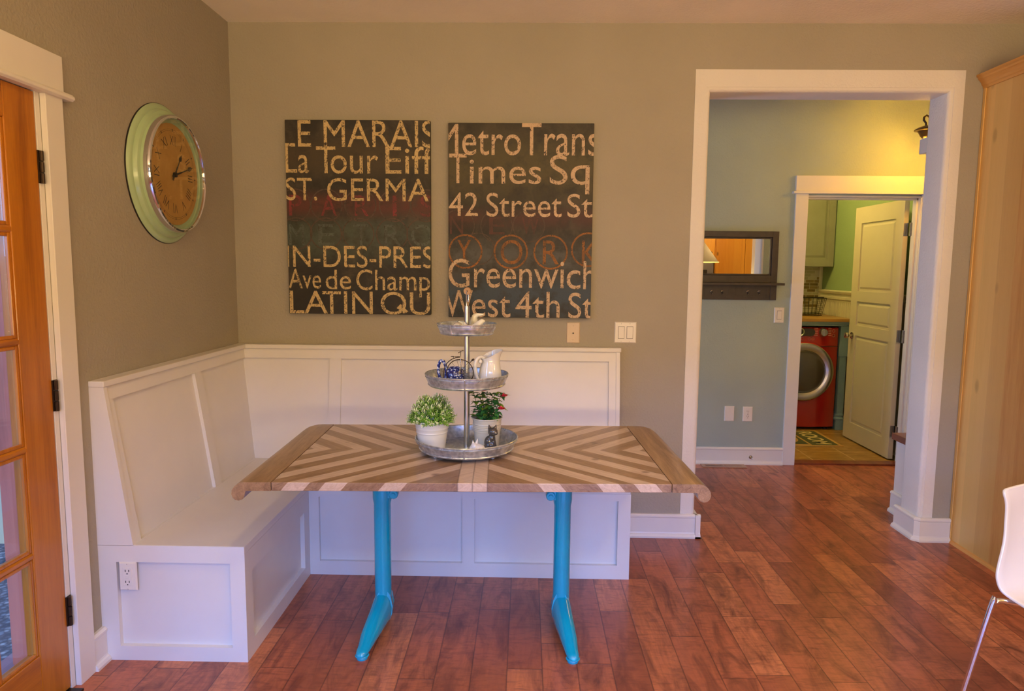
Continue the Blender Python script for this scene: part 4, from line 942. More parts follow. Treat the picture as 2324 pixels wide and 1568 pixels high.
def cat_white(m):
    x, y, z = 0., 0., 0.
    m.ball((x+.002, y, z+.013), (.021, .015, .0135)); m.ball((x-.010, y-.002, z+.019), (.0115, .012, .0125)); m.ball((x-.018, y-.004, z+.016), (.007, .007, .006))
    m.cone((x-.013, y-.003, z+.026), (x-.0145, y-.003, z+.040), .0050, .0006); m.cone((x-.004, y+.001, z+.028), (x-.0005, y+.001, z+.044), .0052, .0006); m.ball((x+.014, y-.004, z+.009), (.010, .012, .009))
figurine('cat_figurine', 'small white crouching cat figurine beside the black cat', 'figurine', MAT['ceramic'], (1.391, -1.140, ZB), cat_white, scale=1.30)
Z3 = 1.2225
def bird(m, P, R):
    pts = [Vector(p) for p in P]
    # subdivide the spine so that the body swells and narrows smoothly
    q = []; rr = []
    for i in range(len(pts)-1):
        for k in range(4): f = k/4; q.append(pts[i].lerp(pts[i+1], f)); rr.append(R[i]+(R[i+1]-R[i])*f)
    q.append(pts[-1]); rr.append(R[-1])
    for a, b in zip(q, rr): m.ball(a, b, 12)
figurine('bird_figurine', 'white ceramic bird lying nearest in the top tray, tail raised right', 'figurine', MAT['ceramic'], (1.35, -1.10, Z3),
         lambda m: bird(m, [(1.334, -1.088, Z3+.040), (1.342, -1.094, Z3+.026), (1.356, -1.100, Z3+.018), (1.374, -1.100, Z3+.022), (1.390, -1.098, Z3+.036), (1.402, -1.096, Z3+.049), (1.411, -1.096, Z3+.050)], [.005, .0095, .0165, .018, .015, .010, .0045]), .0014)
figurine('bird_figurine', 'white ceramic bird at the left side of the top tray', 'figurine', MAT['ceramic'], (1.31, -1.06, Z3),
         lambda m: bird(m, [(1.304, -1.080, Z3+.022), (1.306, -1.062, Z3+.022), (1.306, -1.040, Z3+.024), (1.302, -1.020, Z3+.032)], [.019, .0215, .018, .008]), .0014)
figurine('bird_figurine', 'white ceramic bird behind the tray pole with its beak pointing right', 'figurine', MAT['ceramic'], (1.375, -1.02, Z3),
         lambda m: bird(m, [(1.366, -1.012, Z3+.020), (1.366, -1.016, Z3+.044), (1.368, -1.020, Z3+.062), (1.380, -1.022, Z3+.069), (1.394, -1.022, Z3+.070), (1.402, -1.022, Z3+.071)], [.0185, .016, .011, .008, .006, .0035]), .0014)

# pitcher
Z2 = 1.0215
pt = thing('milk_pitcher', 'white ceramic pitcher with curled handle on the middle tray', 'pitcher', (1.432, -1.045, Z2))
PX, PY = 1.432, -1.045
def lip(q):
    h = (q.z-Z2)/.115; dx = q.x-PX; dy = q.y-PY
    if h > .45:
        k = (h-.45)/.55; q.z += k*k*(dx*.42+dy*.18)*1.0
        if dx > 0: q.x += k*k*dx*.35*max(0, 1-abs(dy)/.035)
    return q
prof = [(0, .0), (.040, .0), (.0455, .004), (.047, .018), (.0455, .040), (.041, .062), (.0355, .082), (.033, .096), (.034, .108), (.037, .118), (.0355, .1185), (.0315, .108), (.0305, .096), (.033, .082), (.0385, .062), (.043, .040), (.0445, .018), (.042, .006), (0, .005)]
m = MB(); m.lathe(prof, (PX, PY, Z2), 48, fn=lip); m.build('body', MAT['ceramic'], pt, smooth=60)
m = MB(); d = Vector((-.80, -.60, 0)).normalized(); c = Vector((PX, PY, Z2)); sd = Vector((-d.y, d.x, 0))
hp = [c+d*.030+Vector((0, 0, .104)), c+d*.044+Vector((0, 0, .110)), c+d*.060+Vector((0, 0, .104)), c+d*.069+Vector((0, 0, .086)), c+d*.069+Vector((0, 0, .060)), c+d*.062+Vector((0, 0, .034)), c+d*.052+Vector((0, 0, .016)), c+d*.043+Vector((0, 0, .008))]
sm = []
for i in range(len(hp)-1):
    for k in range(4):
        t = k/4; p0, p1_, p2_, p3 = hp[max(0, i-1)], hp[i], hp[i+1], hp[min(len(hp)-1, i+2)]
        sm.append(.5*((2*p1_)+(p2_-p0)*t+(2*p0-5*p1_+4*p2_-p3)*t*t+(3*p1_-p0-3*p2_+p3)*t**3))
sm.append(hp[-1]); m.tube(sm, [.0065]*len(sm), 12)
cu = c+d*.046+Vector((0, 0, .092)); m.ball(cu, (.008, .008, .009)); m.build('handle', MAT['ceramic'], pt, smooth=60)

# blue and white china piece
g = NG('blue_chintz_china'); x, y, z, v = g.xyz(); vo = g.n('ShaderNodeTexVoronoi'); g.put(vo.inputs['Vector'], v); vo.inputs['Scale'].default_value = 110
nn = g.noise(v, 190., 3., .6, 1.5); f = g.M('ADD', g.M('MULTIPLY', vo.outputs['Distance'], .7), g.M('MULTIPLY', nn, .5))
g.bsdf(g.ramp(f, (.46, S(226, 232, 248)), (.53, S(120, 150, 224)), (.60, S(34, 54, 150)), (.85, S(16, 26, 96))), .12, coat=.6); MAT['chintz'] = g.m
ct = thing('china_pot', 'blue and white patterned china pot with a pointed loop handle', 'china pot', (1.275, -1.03, Z2))
m = MB(); m.lathe([(0, 0), (.026, 0), (.034, .006), (.041, .022), (.0415, .034), (.036, .050), (.026, .060), (.022, .062), (.020, .058), (.0, .056)], (1.290, -1.025, Z2), 36); m.build('body', MAT['chintz'], ct, smooth=50)
m = MB(); hp = []
for k in range(24):
    a = 2*PI*k/24; r_ = 1.0
    hp.append(Vector((1.2435+.0155*math.cos(a)-.002*math.sin(a), -1.045, Z2+.050+.038*math.sin(a)*(1.06 if math.sin(a) > 0 else 1))))
m.tube(hp, .0062, 10, closed=True); m.tube([(1.243, -1.045, Z2+.016), (1.256, -1.036, Z2+.012), (1.27, -1.03, Z2+.018)], .007, 10); m.build('handle', MAT['chintz'], ct, smooth=60)

# penny-farthing ornament
bk = thing('bicycle_ornament', 'small dark metal penny-farthing bicycle ornament in the middle tray', 'ornament', (1.317, -1.115, Z2))
BX, BY, BZ, BR = 1.320, -1.118, Z2+.0535, .0515
m = MB(); n = 40
m.tube([(BX+BR*math.cos(2*PI*k/n), BY, BZ+BR*math.sin(2*PI*k/n)) for k in range(n)], .0017, 8, closed=True); wheel = m.build('front_wheel', MAT['bronze'], bk, smooth=60)
m = MB()
for k in range(14):
    a = 2*PI*k/14; m.tube([(BX, BY, BZ), (BX+BR*math.cos(a), BY, BZ+BR*math.sin(a))], .0006, 5)
m.lathe([(0, -.006), (.0035, -.006), (.0035, .006), (0, .006)], (BX, BY, BZ), 12, 'y'); m.build('spokes', MAT['bronze'], wheel)
m = MB(); pts = []
for k in range(16):
    a = math.radians(92+k*5.6); R_ = BR+.0085; pts.append((BX+R_*math.cos(a)*1.03, BY, BZ+R_*math.sin(a)))
m.tube([(BX+.004, BY, BZ+.062)]+pts+[(BX-.066, BY, Z2+.018)], .0016, 8); m.build('backbone', MAT['bronze'], bk, smooth=60)
m = MB(); m.tube([(BX-.066+.0125*math.cos(2*PI*k/24), BY, Z2+.0145+.0125*math.sin(2*PI*k/24)) for k in range(24)], .0015, 8, closed=True)
for k in range(4): a = PI*k/4; m.tube([(BX-.066-.0125*math.cos(a), BY, Z2+.0145-.0125*math.sin(a)), (BX-.066+.0125*math.cos(a), BY, Z2+.0145+.0125*math.sin(a))], .0005, 5)
m.build('rear_wheel', MAT['bronze'], bk, smooth=60)
m = MB()
for s in (-1, 1): m.tube([(BX+.003, BY, BZ+.064), (BX+.003, BY+s*.005, BZ+.052), (BX, BY+s*.006, BZ)], .0012, 6)
m.build('fork', MAT['nickel'], bk, smooth=60)
m = MB(); m.tube([(BX+.003, BY, BZ+.060), (BX+.003, BY, BZ+.081)], .0012, 6); m.tube([(BX-.005, BY-.018, BZ+.079), (BX+.011, BY+.018, BZ+.085)], .0013, 6); m.build('handlebar', MAT['bronze'], bk, smooth=60)
m = MB(); m.ball((BX-.028, BY, BZ+.063), (.008, .005, .0016)); m.tube([(BX-.020, BY, BZ+.0625), (BX+.003, BY, BZ+.062)], .0013, 6); m.tube([(BX-.026, BY, BZ+.062), (BX-.023, BY, BZ+.053)], .0011, 6); m.build('saddle', MAT['bronze'], bk, smooth=60)
m = MB(); m.tube([(BX+.037, BY, BZ+.038), (BX+.046, BY-.003, BZ+.048)], .0014, 6); m.ball((BX+.050, BY-.004, BZ+.051), (.007, .004, .004), rot=Matrix.Rotation(-.6, 3, 'Y')); m.build('bulb_horn', MAT['bronze'], bk, smooth=60)
m = MB(); m.tube([(BX, BY-.006, BZ), (BX+.02, BY-.008, BZ-.004)], .0011, 6); m.build('crank', MAT['bronze'], bk, smooth=60)

# ================================================================== chair at the right
ch = thing('shell_chair', 'white moulded shell chair with chrome legs by the wooden pantry', 'chair', (3.30, -1.54, 0))
cph = math.radians(-77); cf = Vector((math.cos(cph), math.sin(cph), 0)); crt = Vector((cf.y, -cf.x, 0))
def CH(x, h, z): return Vector((3.30, -1.54, 0))+cf*x+crt*h+Vector((0, 0, z))
edge = [(-.030, .785, .198), (-.024, .765, .192), (-.018, .733, .187), (-.012, .678, .191), (-.003, .616, .201), (.010, .535, .231), (.018, .500, .236), (.030, .474, .231), (.052, .459, .218), (.09, .452, .214), (.16, .446, .216), (.25, .444, .222), (.33, .450, .218), (.375, .448, .208), (.40, .428, .196)]
def cat_rom(P, sub):
    out = []
    for i in range(len(P)-1):
        for k in range(sub):
            t = k/sub; a, b, c, d = [Vector(P[max(0, min(len(P)-1, j))]) for j in (i-1, i, i+1, i+2)]
            out.append(.5*((2*b)+(c-a)*t+(2*a-5*b+4*c-d)*t*t+(3*b-a-3*c+d)*t**3))
    out.append(Vector(P[-1])); return out
prof = cat_rom(edge, 3); nu = len(prof); nv = 19; V = []
for i, p in enumerate(prof):
    f = i/(nu-1); hw = p.z
    if i < 3: hw -= (.020, .007, .002)[i]
    for k in range(nv):
        s_ = -1+2*k/(nv-1); dish = (1-s_*s_)
        back = max(0, 1-max(0, f-.30)/.30); seat = min(1, max(0, (f-.35)/.25))
        V.append(CH(p.x-.032*dish*min(1, back)*min(1, .35+f*4), hw*s_, p.y+(.012*dish if i < 2 else 0)-.022*dish*seat*(1-max(0, (f-.85)/.15)*.6)))
m = MB(); F = [(i*nv+k, i*nv+k+1, (i+1)*nv+k+1, (i+1)*nv+k) for i in range(nu-1) for k in range(nv-1)]
m._add(V, F); o = m.build('shell', MAT['shell'], ch, smooth=60, fix=False)
so = o.modifiers.new('solid', 'SOLIDIFY'); so.thickness = .009; so.offset = 0; bv = o.modifiers.new('bevel', 'BEVEL'); bv.width = .003; bv.segments = 2; bv.limit_method = 'ANGLE'; bv.angle_limit = math.radians(50)
for sgn in (-1, 1):
    for P in ([(.10, .02, .418), (.075, .12, .425), (.050, .190, .438), (.036, .232, .444), (.031, .252, .437), (.027, .262, .418), (-.030, .305, .003)],
              [(.22, .02, .410), (.25, .12, .414), (.275, .190, .420), (.290, .222, .420), (.296, .238, .412), (.300, .246, .395), (.375, .292, .003)]):
        m = MB(); m.tube([CH(q_.x, sgn*q_.y, q_.z) for q_ in cat_rom(P, 5)], .0085, 16); q = CH(P[-1][0], sgn*P[-1][1], 0); m.tube([q, q+Vector((0, 0, .012))], .011, 14); m.build('leg', MAT['chrome'], ch, smooth=60)
m = MB(); m.hexa([CH(x_, h_, z_) for z_ in (.404, .424) for x_, h_ in ((.08, -.06), (.24, -.06), (.24, .06), (.08, .06))]); m.build('seat_mount', MAT['steel'], ch, bevel=.004)

# ================================================================== tall pantry cabinet
pn = thing('pantry_cabinet', 'tall honey maple pantry cabinet with crown moulding', 'cabinet', (4.2, -.33, 0))
PXL, PXR, PYF = 3.922, 4.70, -.62
m = MB(); m.box(PXL, PXR, PYF, -.003, .09, 2.435); m.box(PXL+.0, PXR, PYF+.06, -.003, 0, .09); m.build('carcass', MAT['maple'], pn)
m = MB(); m.box(PXL-.006, PXL, -.022, -.002, .0, 2.43); m.build('scribe_strip', MAT['maple'], pn, bevel=.002)
m = MB(); m.prism([(0, 0), (.016, 0), (.014, .008), (.008, .014), (0, .016)], lambda a, b, t: (PXL-a, PYF+.06+(-.024-PYF-.06)*t, b)); m.build('shoe_moulding', MAT['mapley'], pn)
cp = [(0, 2.418), (.008, 2.418), (.010, 2.428), (.016, 2.434), (.020, 2.446), (.030, 2.458), (.036, 2.462), (.038, 2.470), (.046, 2.476), (.046, 2.486), (0, 2.486)]
m = MB(); V = []
for (cx, cy, dx, dy) in ((PXL, -.002, -1, 0), (PXL, PYF, -1, -1), (PXR, PYF, 1, -1)):
    for a, b in cp: V.append((cx+dx*a, cy+dy*a, b))
n = len(cp); F = [tuple(range(n)), tuple(2*n+k for k in range(n))]
for i in range(2):
    for k in range(n): F.append((i*n+k, i*n+(k+1) % n, (i+1)*n+(k+1) % n, (i+1)*n+k))
m._add(V, F); m.build('crown_moulding', MAT['mapley'], pn)
for a, b in ((PXL+.01, 4.305), (4.315, PXR-.01)):
    for z0, z1 in ((.11, 1.25), (1.26, 2.40)):
        m = panelled('x', lambda u, z, d: (u, PYF-.020-d, z), (a, b), (z0, z1), [(a+.06, b-.06, z0+.06, z1-.06)], .008, .010); dr = m.build('door', MAT['maple'], pn)
        hx = b-.03 if a < 4.2 else a+.03; hz = z1-.12 if z0 < 1 else z0+.12
        m = MB(); m.tube([(hx, PYF-.020, hz-.05), (hx, PYF-.045, hz-.045), (hx, PYF-.045, hz+.045), (hx, PYF-.020, hz+.05)], .005, 8); m.build('handle', MAT['bronze'], dr)

# ================================================================== hall: mirror shelf
ms = thing('mirror_shelf', 'dark brown wall mirror with shelf and coat hooks in the hall', 'mirror', (3.13, HY, 1.5))
X0, X1 = 2.825, 3.436; yf = HY-.030
m = MB(); m.box(X0, X0+.052, yf, HY-.001, 1.262, 1.768); m.box(X1-.046, X1, yf, HY-.001, 1.262, 1.768); m.box(X0+.052, X1-.046, yf, HY-.001, 1.725, 1.768); m.box(X0+.052, X1-.046, yf, HY-.001, 1.390, 1.444); m.build('frame', MAT['espresso'], ms, bevel=.002)
m = MB()
for (a, b, c, d) in ((X0+.052, X0+.064, 1.444, 1.725), (X1-.058, X1-.046, 1.444, 1.725), (X0+.064, X1-.058, 1.713, 1.725), (X0+.064, X1-.058, 1.444, 1.456)): m.box(a, b, yf+.010, HY-.002, c, d)
m.build('inner_moulding', MAT['espresso'], ms, bevel=.003)
m = MB(); m.box(X0+.06, X1-.054, HY-.012, HY-.004, 1.450, 1.720); m.build('mirror_glass', MAT['mirror'], ms)
m = MB(); m.box(X0-.030, X1+.032, HY-.105, HY-.002, 1.372, 1.390); m.build('shelf', MAT['espresso'], ms, bevel=.002)
m = MB(); m.box(X0+.052, X1-.046, yf+.008, HY-.002, 1.262, 1.372)
for a, b in ((2.905, 3.083), (3.128, 3.372)):
    for (p, q, r_, s_) in ((a, b, 1.350, 1.353), (a, b, 1.285, 1.288), (a, a+.003, 1.285, 1.353), (b-.003, b, 1.285, 1.353)): m.box(p, q, yf+.006, yf+.010, r_, s_)
m.build('hook_rail', MAT['espresso'], ms)
for hx in (2.956, 3.034, 3.223, 3.305):
    m = MB(); m.lathe([(0, -.003), (.007, -.003), (.008, 0), (0, .0)], (hx, yf+.008, 1.325), 14, 'y')
    m.tube([(hx, yf+.006, 1.325), (hx, yf-.012, 1.322), (hx, yf-.020, 1.330), (hx, yf-.022, 1.338)], [.004, .0035, .003, .004], 8); m.tube([(hx, yf+.006, 1.320), (hx, yf-.006, 1.308), (hx, yf-.016, 1.304), (hx, yf-.022, 1.312)], [.004, .0035, .003, .0038], 8)
    m.build('coat_hook', MAT['nickel'], ms, smooth=50)
for xx in (X0+.006, X1-.040):
    m = MB(); m.prism([(0, 1.372), (-.075, 1.372), (-.070, 1.355), (-.040, 1.340), (-.012, 1.300), (0, 1.290)], lambda a, b, t: (xx+.034*t, yf+a*.0+max(a, -.075), b)); m.build('bracket', MAT['espresso'], ms) if False else m.bm.free()

# door stop and floor vent
ds = thing('door_stop', 'metal spring door stop on the hall baseboard', 'door stop', (3.306, HY-.016, .058))
m = MB(); m.lathe([(0, 0), (.014, 0), (.012, -.006), (.005, -.010), (.005, -.050), (0, -.050)], (3.306, HY-.016, .058), 14, 'y'); m.build('rod', MAT['nickel'], ds, smooth=40)
m = MB(); m.lathe([(.0, -.048), (.008, -.048), (.008, -.064), (.0, -.066)], (3.306, HY-.016, .058), 14, 'y'); m.build('rubber_tip', MAT['plate'], ds, smooth=40)
fv = thing('floor_vent', 'tan metal floor vent against the hall baseboard', 'vent', (3.085, 1.42, 0))
m = MB(); vx0, vx1, vy0, vy1 = 2.92, 3.252, 1.385, 1.468
m.box(vx0, vx1, vy0, vy0+.016, 0.001, .006); m.box(vx0, vx1, vy1-.016, vy1, .001, .006); m.box(vx0, vx0+.028, vy0+.016, vy1-.016, .001, .006); m.box(vx1-.028, vx1, vy0+.016, vy1-.016, .001, .006); m.box(3.078, 3.094, vy0+.016, vy1-.016, .001, .006)
m.build('frame', MAT['vent'], fv, bevel=.001)
m = MB(); m.box(vx0+.02, vx1-.02, vy0+.01, vy1-.01, .0005, .0015); m.build('dark_slots', MAT['slot'], fv)
m = MB()
for a, b, tl in ((vx0+.028, 3.078, 0), (3.094, vx1-.028, 1)):
    k = a+.004
    while k < b-.004: m.box(k, k+(.0036 if not tl else .0062), vy0+.016, vy1-.016, .0014, .0048); k += .0085
m.build('louvers', MAT['vent'], fv)

# hall locker bench at the right
lk = thing('hall_locker', 'white hall locker bench with reddish wooden seat behind the jamb', 'bench', (4.2, .34, 0))
m = MB(); m.box(3.862, 4.58, .215, .478, .0, .452); m.build('base', MAT['trim'], lk)
m = MB(); m.prism(BB, lambda a, b, t: (3.862-a, .218+.262*t, b)); m.build('base_moulding', MAT['trim'], lk)
m = MB(); m.box(3.838, 4.59, .205, .498, .452, .492); m.build('seat', MAT['cherry'], lk, bevel=.003)
m = MB(); m.box(4.55, 4.595, .205, .49, .492, 2.165); m.build('back_panel', MAT['trim'], lk)
m = MB(); m.box(3.872, 4.595, .205, .478, 2.165, 2.250); m.build('top_shelf', MAT['trim'], lk, bevel=.002)
m = MB(); m.box(4.10, 4.55, .205, .225, .492, 2.165); m.build('side_panel', MAT['trim'], lk)

# hall ceiling lamp
HLX, HLY = 4.335, 1.05
hl = thing('ceiling_lamp', 'bronze hall ceiling lamp with curled arms and glowing bulbs', 'ceiling lamp', (HLX, HLY, ZC))
m = MB(); m.lathe([(0, ZC), (.06, ZC), (.055, ZC-.02), (.012, ZC-.03), (.010, 2.56), (.022, 2.55), (.026, 2.50), (.016, 2.45), (.0, 2.43)], (HLX, HLY, 0), 24); m.build('stem', MAT['bronze'], hl, smooth=45)
for k in range(3):
    a = PI+k*2*PI/3; d = Vector((math.cos(a), math.sin(a), 0)); c = Vector((HLX, HLY, 0)); R_ = .118
    m = MB(); P = [c+d*.012+Vector((0, 0, 2.47)), c+d*.045+Vector((0, 0, 2.45)), c+d*.075+Vector((0, 0, 2.47)), c+d*.095+Vector((0, 0, 2.50)), c+d*.118+Vector((0, 0, 2.513)), c+d*.134+Vector((0, 0, 2.500)), c+d*.134+Vector((0, 0, 2.482)), c+d*R_+Vector((0, 0, 2.462)), c+d*R_+Vector((0, 0, 2.44))]
    m.tube(P, .0065, 10); m.build('arm', MAT['bronze'], hl, smooth=60)
    q = c+d*R_; m = MB(); m.lathe([(.010, 2.447), (.050, 2.432), (.068, 2.420), (.069, 2.415), (.050, 2.412), (.040, 2.398), (.030, 2.378), (.020, 2.366), (.0, 2.362)], (q.x, q.y, 0), 28); sh = m.build('cup', MAT['bronze'], hl, smooth=45)
    m = MB(); m.ball((q.x, q.y, 2.345), (.017, .017, .022), 14); m.build('bulb', emit('warm_bulb_glow', (1, .72, .25, 1), 12 if LG['hall'][0] else 0), sh)
    light('bulb_light', 'POINT', (q.x, q.y, 2.315), *LG['hall'], .02)

# ================================================================== laundry contents
wm = thing('washing_machine', 'red front-loading washing machine under the laundry counter', 'washing machine', (4.12, 3.0, .0))
wx0, wx1, wy, wz0, wz1 = 3.775, 4.462, 2.675, .035, .965
m = MB(); m.box(wx0, wx1, wy+.03, 3.38, wz0, wz1)
# bowed front
n = 12; V = []
for i in range(n+1):
    f = -1+2*i/n; V += [(wx0+(wx1-wx0)*i/n, wy+.028*abs(f)**3, wz0), (wx0+(wx1-wx0)*i/n, wy+.028*abs(f)**3, wz1-.012)]
b0 = len(V)
for i in range(n+1): V += [(wx0+(wx1-wx0)*i/n, wy+.035, wz0), (wx0+(wx1-wx0)*i/n, wy+.035, wz1)]
F = [(2*i, 2*i+2, 2*i+3, 2*i+1) for i in range(n)]+[(b0+2*i, 2*i, 2*i+2, b0+2*i+2) for i in range(n)]+[(2*i+1, 2*i+3, b0+2*i+3, b0+2*i+1) for i in range(n)]
m._add(V, F); m.build('body', MAT['red'], wm, smooth=30)
m = MB(); m.box(wx0+.01, wx1-.01, wy-.004, wy+.002, .792, .796); m.build('panel_seam', MAT['slot'], wm)
wc = Vector((4.148, wy, .556))
m = MB(); m.lathe([(.278, .010), (.278, -.006), (.270, -.016), (.266, -.018)], wc, 64, 'y'); m.build('door_gasket', MAT['red'], wm, smooth=40)
m = MB(); m.lathe([(.268, .0), (.268, -.026), (.264, -.030), (.256, -.033), (.226, -.033), (.212, -.026), (.198, -.020), (.198, .0)], wc, 72, 'y'); dr = m.build('door_ring', MAT['steel'], wm, smooth=40)
m = MB(); m.lathe([(.200, -.022), (.192, -.030), (.184, -.026), (.170, -.030), (.120, -.040), (.06, -.046), (.0, -.048)], wc, 64, 'y'); m.build('door_glass', MAT['drumglass'], dr, smooth=60)
m = MB(); m.prism([(3.90, .888), (4.20, .888)]+[(4.20+.035*math.sin(k*PI/10), .923-.035*math.cos(k*PI/10)) for k in range(1, 10)]+[(4.20, .958), (3.90, .958)], lambda a, b, t: (a, wy-.010+.012*t, b)); m.build('display', MAT['darkplastic'], wm)
m = MB(); m.lathe([(.034, -.009), (.040, -.014), (.034, -.017), (.028, -.012)], (4.098, wy, .925), 32, 'y'); m.build('dial_ring', MAT['steel'], wm, smooth=40)
m = MB(); m.lathe([(0, -.034), (.030, -.034), (.034, -.028), (.035, -.008), (.040, -.002), (.040, .0), (0, .0)], (4.311, wy, .922), 32, 'y'); m.box(4.306, 4.316, wy-.038, wy-.030, .892, .952); m.build('knob', MAT['steel'], wm, smooth=40)
MAT['panelmark'] = plain('pale_panel_marks', (.62, .30, .24, 1), .4)
for k in range(5):
    m = MB(); m.box(4.228, 4.262, wy-.0045, wy, .893+k*.016, .898+k*.016); m.box(4.358, 4.385, wy-.0035, wy+.004, .893+k*.016, .898+k*.016); m.build('panel_mark', MAT['panelmark'], wm)
for bx_, bz in ((4.412, .935), (4.412, .893), (4.222, .862), (4.190, .862), (4.125, .862)):
    m = MB(); m.lathe([(.013, .004), (.0145, -.001), (.0125, -.003), (.011, .004)], (bx_, wy+(.012 if bx_ > 4.4 else .001), bz), 20, 'y'); m.build('button', MAT['panelmark'], wm)
for fx_ in (4.40, 3.84):
    m = MB(); m.lathe([(0, .0065), (.02, .0065), (.02, .02), (.010, .022), (.010, .036), (0, .036)], (fx_, wy+.06, 0), 12); m.build('foot', MAT['darkplastic'], wm)
    m = MB(); m.lathe([(0, .0065), (.02, .0065), (.02, .02), (.010, .022), (.010, .036), (0, .036)], (fx_, 3.32, 0), 12); m.build('foot', MAT['darkplastic'], wm)
cn = thing('laundry_counter', 'wooden laundry counter with blue-grey apron above the washing machine', 'counter', (3.8, 3.0, 1.03))
m = MB(); m.box(2.91, 4.582, 2.655, 3.438, 1.020, 1.050); m.build('worktop', MAT['counter'], cn, bevel=.003)
m = MB(); m.box(2.91, 4.545, 2.680, 2.700, .982, 1.020); m.prism([(0, .996), (.012, 1.000), (.020, 1.02), (0, 1.02)], lambda a, b, t: (2.91+1.64*t, 2.680-a, b)); m.build('apron', MAT['bluecab'], cn)
m = MB(); m.box(4.485, 4.545, 2.690, 2.75, .0065, .982); m.box(4.478, 4.552, 2.683, 2.755, .0065, .10); m.box(4.478, 4.552, 2.683, 2.755, .70, .98); m.lathe([(0, .10), (.045, .10), (.050, .115), (.040, .13), (.045, .15), (.036, .165), (0, .165)], (4.515, 2.72, 0), 20); m.build('post', MAT['bluecab'], cn, bevel=.002)
lc = thing('upper_cabinet', 'sage wall cabinet with raised panel doors above the laundry counter', 'cabinet', (3.9, 3.3, 1.52))
m = MB(); m.box(2.91, 4.595, 3.205, 3.437, 1.525, 2.40); m.build('carcass', MAT['sagecab'], lc)
for a, b in ((3.615, 4.120), (4.128, 4.590)):
    m = panelled('x', lambda u, z, d: (u, 3.184-d, z), (a, b), (1.530, 2.395), [(a+.065, b-.065, 1.600, 2.32)], .010, .010); dr = m.build('door', MAT['sagecab'], lc)
    m = MB(); p, q, r_, s_ = a+.080, b-.080, 1.615, 2.305; yy = 3.194
    m.hexa([(p, yy, r_), (q, yy, r_), (q, yy, s_), (p, yy, s_), (p+.022, yy-.008, r_+.022), (q-.022, yy-.008, r_+.022), (q-.022, yy-.008, s_-.022), (p+.022, yy-.008, s_-.022)]); m.build('raised_panel', MAT['sagecab'], dr)
bs = thing('wire_basket', 'black wire basket with a wrapped grip on the laundry counter', 'basket', (4.34, 3.12, 1.05))
m = MB(); b0, b1, h = 1.054, 1.225, .17
def rim(z, a, b, r): m.tube([(4.345-a, 3.12-b, z), (4.345+a, 3.12-b, z), (4.345+a, 3.12+b, z), (4.345-a, 3.12+b, z)], r, 6, closed=True)
rim(b0, .095, .085, .003); rim(b1, .125, .110, .0035)
for k in range(7):
    s = -1+2*k/6
    for sg in (-1, 1):
        m.tube([(4.345+.095*s, 3.12+sg*.085, b0), (4.345+.125*s, 3.12+sg*.110, b1)], .002, 5); m.tube([(4.345+sg*.095, 3.12+.085*s, b0), (4.345+sg*.125, 3.12+.110*s, b1)], .002, 5)
for k in range(1, 9): t = k/9; rim(b0+(b1-b0)*t, .095+.03*t, .085+.025*t, .0011)
for k in range(6): m.tube([(4.25+.038*k, 3.035, b0), (4.25+.038*k, 3.205, b0)], .0015, 5)
m.build('wire_frame', MAT['black'], bs)
m = MB(); m.tube([(4.375, 3.008, b1+.003), (4.44, 3.008, b1+.003)], .008, 10); m.build('grip', MAT['black'], bs)
mt = thing('door_mat', 'green and tan doormat reading ROOM in front of the washing machine', 'mat', (3.95, 2.32, .006))
MAT['matborder'] = plain('tan_mat_pile', S(176, 140, 78), .95, var=.15, vs=120, bs=.5, bd=.002, bscale=400); MAT['matgreen'] = plain('dark_green_mat_pile', S(74, 78, 44), .95, var=.2, vs=120, bs=.5, bd=.002, bscale=400); MAT['mattext'] = plain('pale_mat_pile', S(200, 184, 128), .95, var=.1, vs=120)
m = MB(); m.box(3.42, 4.275, 2.045, 2.610, .0062, .0125); m.build('border', MAT['matborder'], mt, bevel=.003)
m = MB(); m.box(4.02, 4.243, 2.075, 2.590, .0125, .0135); m.build('strip', MAT['matgreen'], mt)
m = MB(); b = bounds('ROOM'); 
add_text(m, 'ROOM', lambda x_, y_: (4.07+y_/.682*.125, 2.565-(x_-b[0])/(b[1]-b[0])*.46, .0140), .02); m.build('lettering', MAT['mattext'], mt, fix=False)
m = MB(); m.box(3.45, 4.00, 2.100, 2.575, .0125, .0132); m.build('field', MAT['matgreen'], mt)
m = MB(); V = [(3.83+.15*math.cos(2*PI*k/32), 2.33+.20*math.sin(2*PI*k/32), .0137) for k in range(32)]; m._add(V, [tuple(range(32))])
m.build('medallion', MAT['matborder'], mt, fix=False)
m = MB()
for k in range(7):
    m.box(3.76+.022*k, 3.772+.022*k, 2.20+.01*(k % 2), 2.27, .0137, .0142)
m.tube([(3.80+.02*math.cos(k*.5)+.006*k, 2.36+.03*math.sin(k*.5)+.004*k, .014) for k in range(16)], .004, 6); m.build('scroll_pattern', MAT['mattext'], mt)

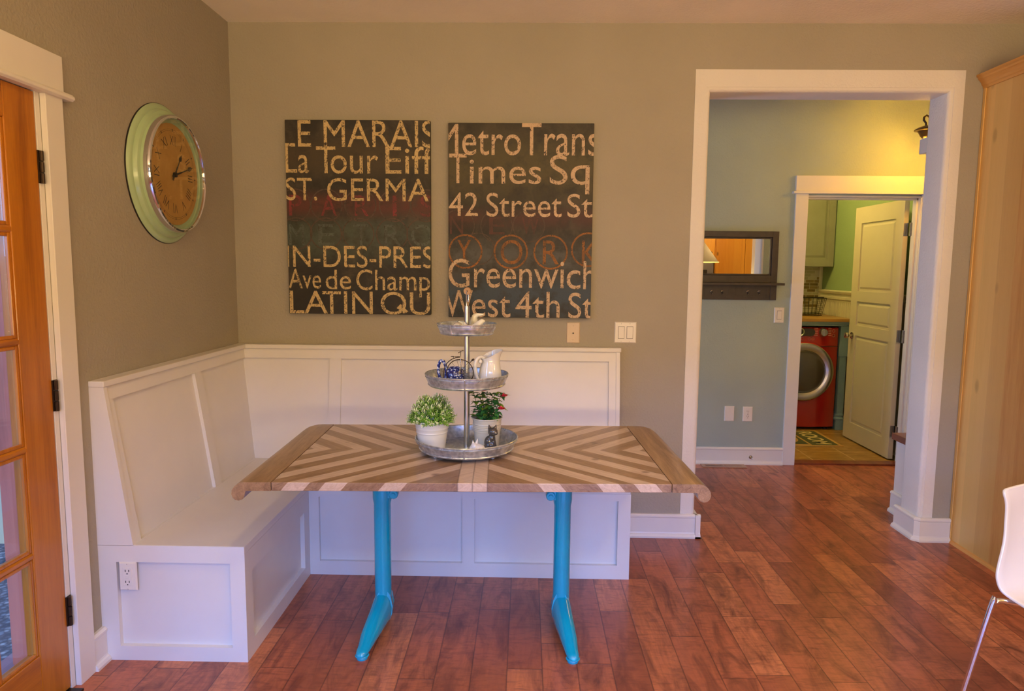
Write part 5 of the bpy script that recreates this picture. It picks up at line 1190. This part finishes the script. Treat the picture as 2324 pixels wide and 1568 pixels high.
# ================================================================== kitchen end (seen in the hall mirror)
pk = thing('pine_cabinet', 'knotty pine tall kitchen cabinet reflected in the hall mirror', 'cabinet', (4.85, -4.7, 0))
m = MB(); m.box(4.56, 5.20, -5.0, -4.42, 0, 2.45); m.build('carcass', MAT['pine'], pk)
for a, b in ((4.575, 5.02), (5.03, 5.19)):
    m = panelled('x', lambda u, z, d: (u, -4.40+d, z), (a, b), (.12, 2.40), [(a+.05, b-.05, .20, 2.32)] if b-a > .3 else [(a+.03, b-.03, .20, 2.32)], .008, .010); m.build('door', MAT['pine'], pk)
oc = thing('oven_cabinet', 'pine oven tower with built-in steel microwave', 'cabinet', (4.2, -4.7, 0))
m = MB(); m.box(3.85, 4.555, -5.0, -4.42, 0, 1.05); m.box(3.85, 4.555, -5.0, -4.42, 1.62, 2.45); m.box(3.85, 4.555, -5.0, -4.70, 1.05, 1.62); m.build('carcass', MAT['pine'], oc)
m = MB(); m.box(3.87, 4.54, -4.70, -4.41, 1.07, 1.60); m.build('microwave_body', MAT['steel'], oc, bevel=.004)
m = MB(); m.box(3.90, 4.44, -4.41, -4.405, 1.12, 1.50); m.build('microwave_window', MAT['darkplastic'], oc)
m = panelled('x', lambda u, z, d: (u, -4.40+d, z), (3.86, 4.545), (1.64, 2.42), [(3.92, 4.485, 1.70, 2.36)], .008, .010); dd = m.build('door', MAT['pine'], oc)
m = MB(); m.tube([(4.50, -4.40, 1.70), (4.50, -4.37, 1.705), (4.50, -4.37, 1.775), (4.50, -4.40, 1.78)], .005, 8); m.build('handle', MAT['bronze'], dd)
MAT['hood'] = plain('dark_grey_hood_steel', (.16, .15, .13, 1), .35, .3)
rh = thing('range_hood', 'curved grey steel range hood with a lit yellow edge', 'range hood', (4.05, -3.7, 1.6))
m = MB(); m.box(3.93, 4.17, -3.82, -3.58, 1.88, ZC-.001); m.build('chimney', MAT['hood'], rh)
m = MB(); m.hexa([(3.75, -3.95, 1.615), (4.35, -3.95, 1.615), (4.35, -3.45, 1.615), (3.75, -3.45, 1.615), (3.93, -3.82, 1.90), (4.17, -3.82, 1.90), (4.17, -3.58, 1.90), (3.93, -3.58, 1.90)]); m.build('canopy', MAT['hood'], rh)
m = MB(); m.box(3.75, 4.36, -3.96, -3.44, 1.600, 1.612); m.build('light_strip', emit('hood_light_glow', (1, .75, .2, 1), 1.6 if LG['kit'][0] else 0), rh)
light('kitchen_fill', 'POINT', (4.5, -3.3, 2.2), *LG['kit'], .1)  # warm point added to light the kitchen end, apart from the hood
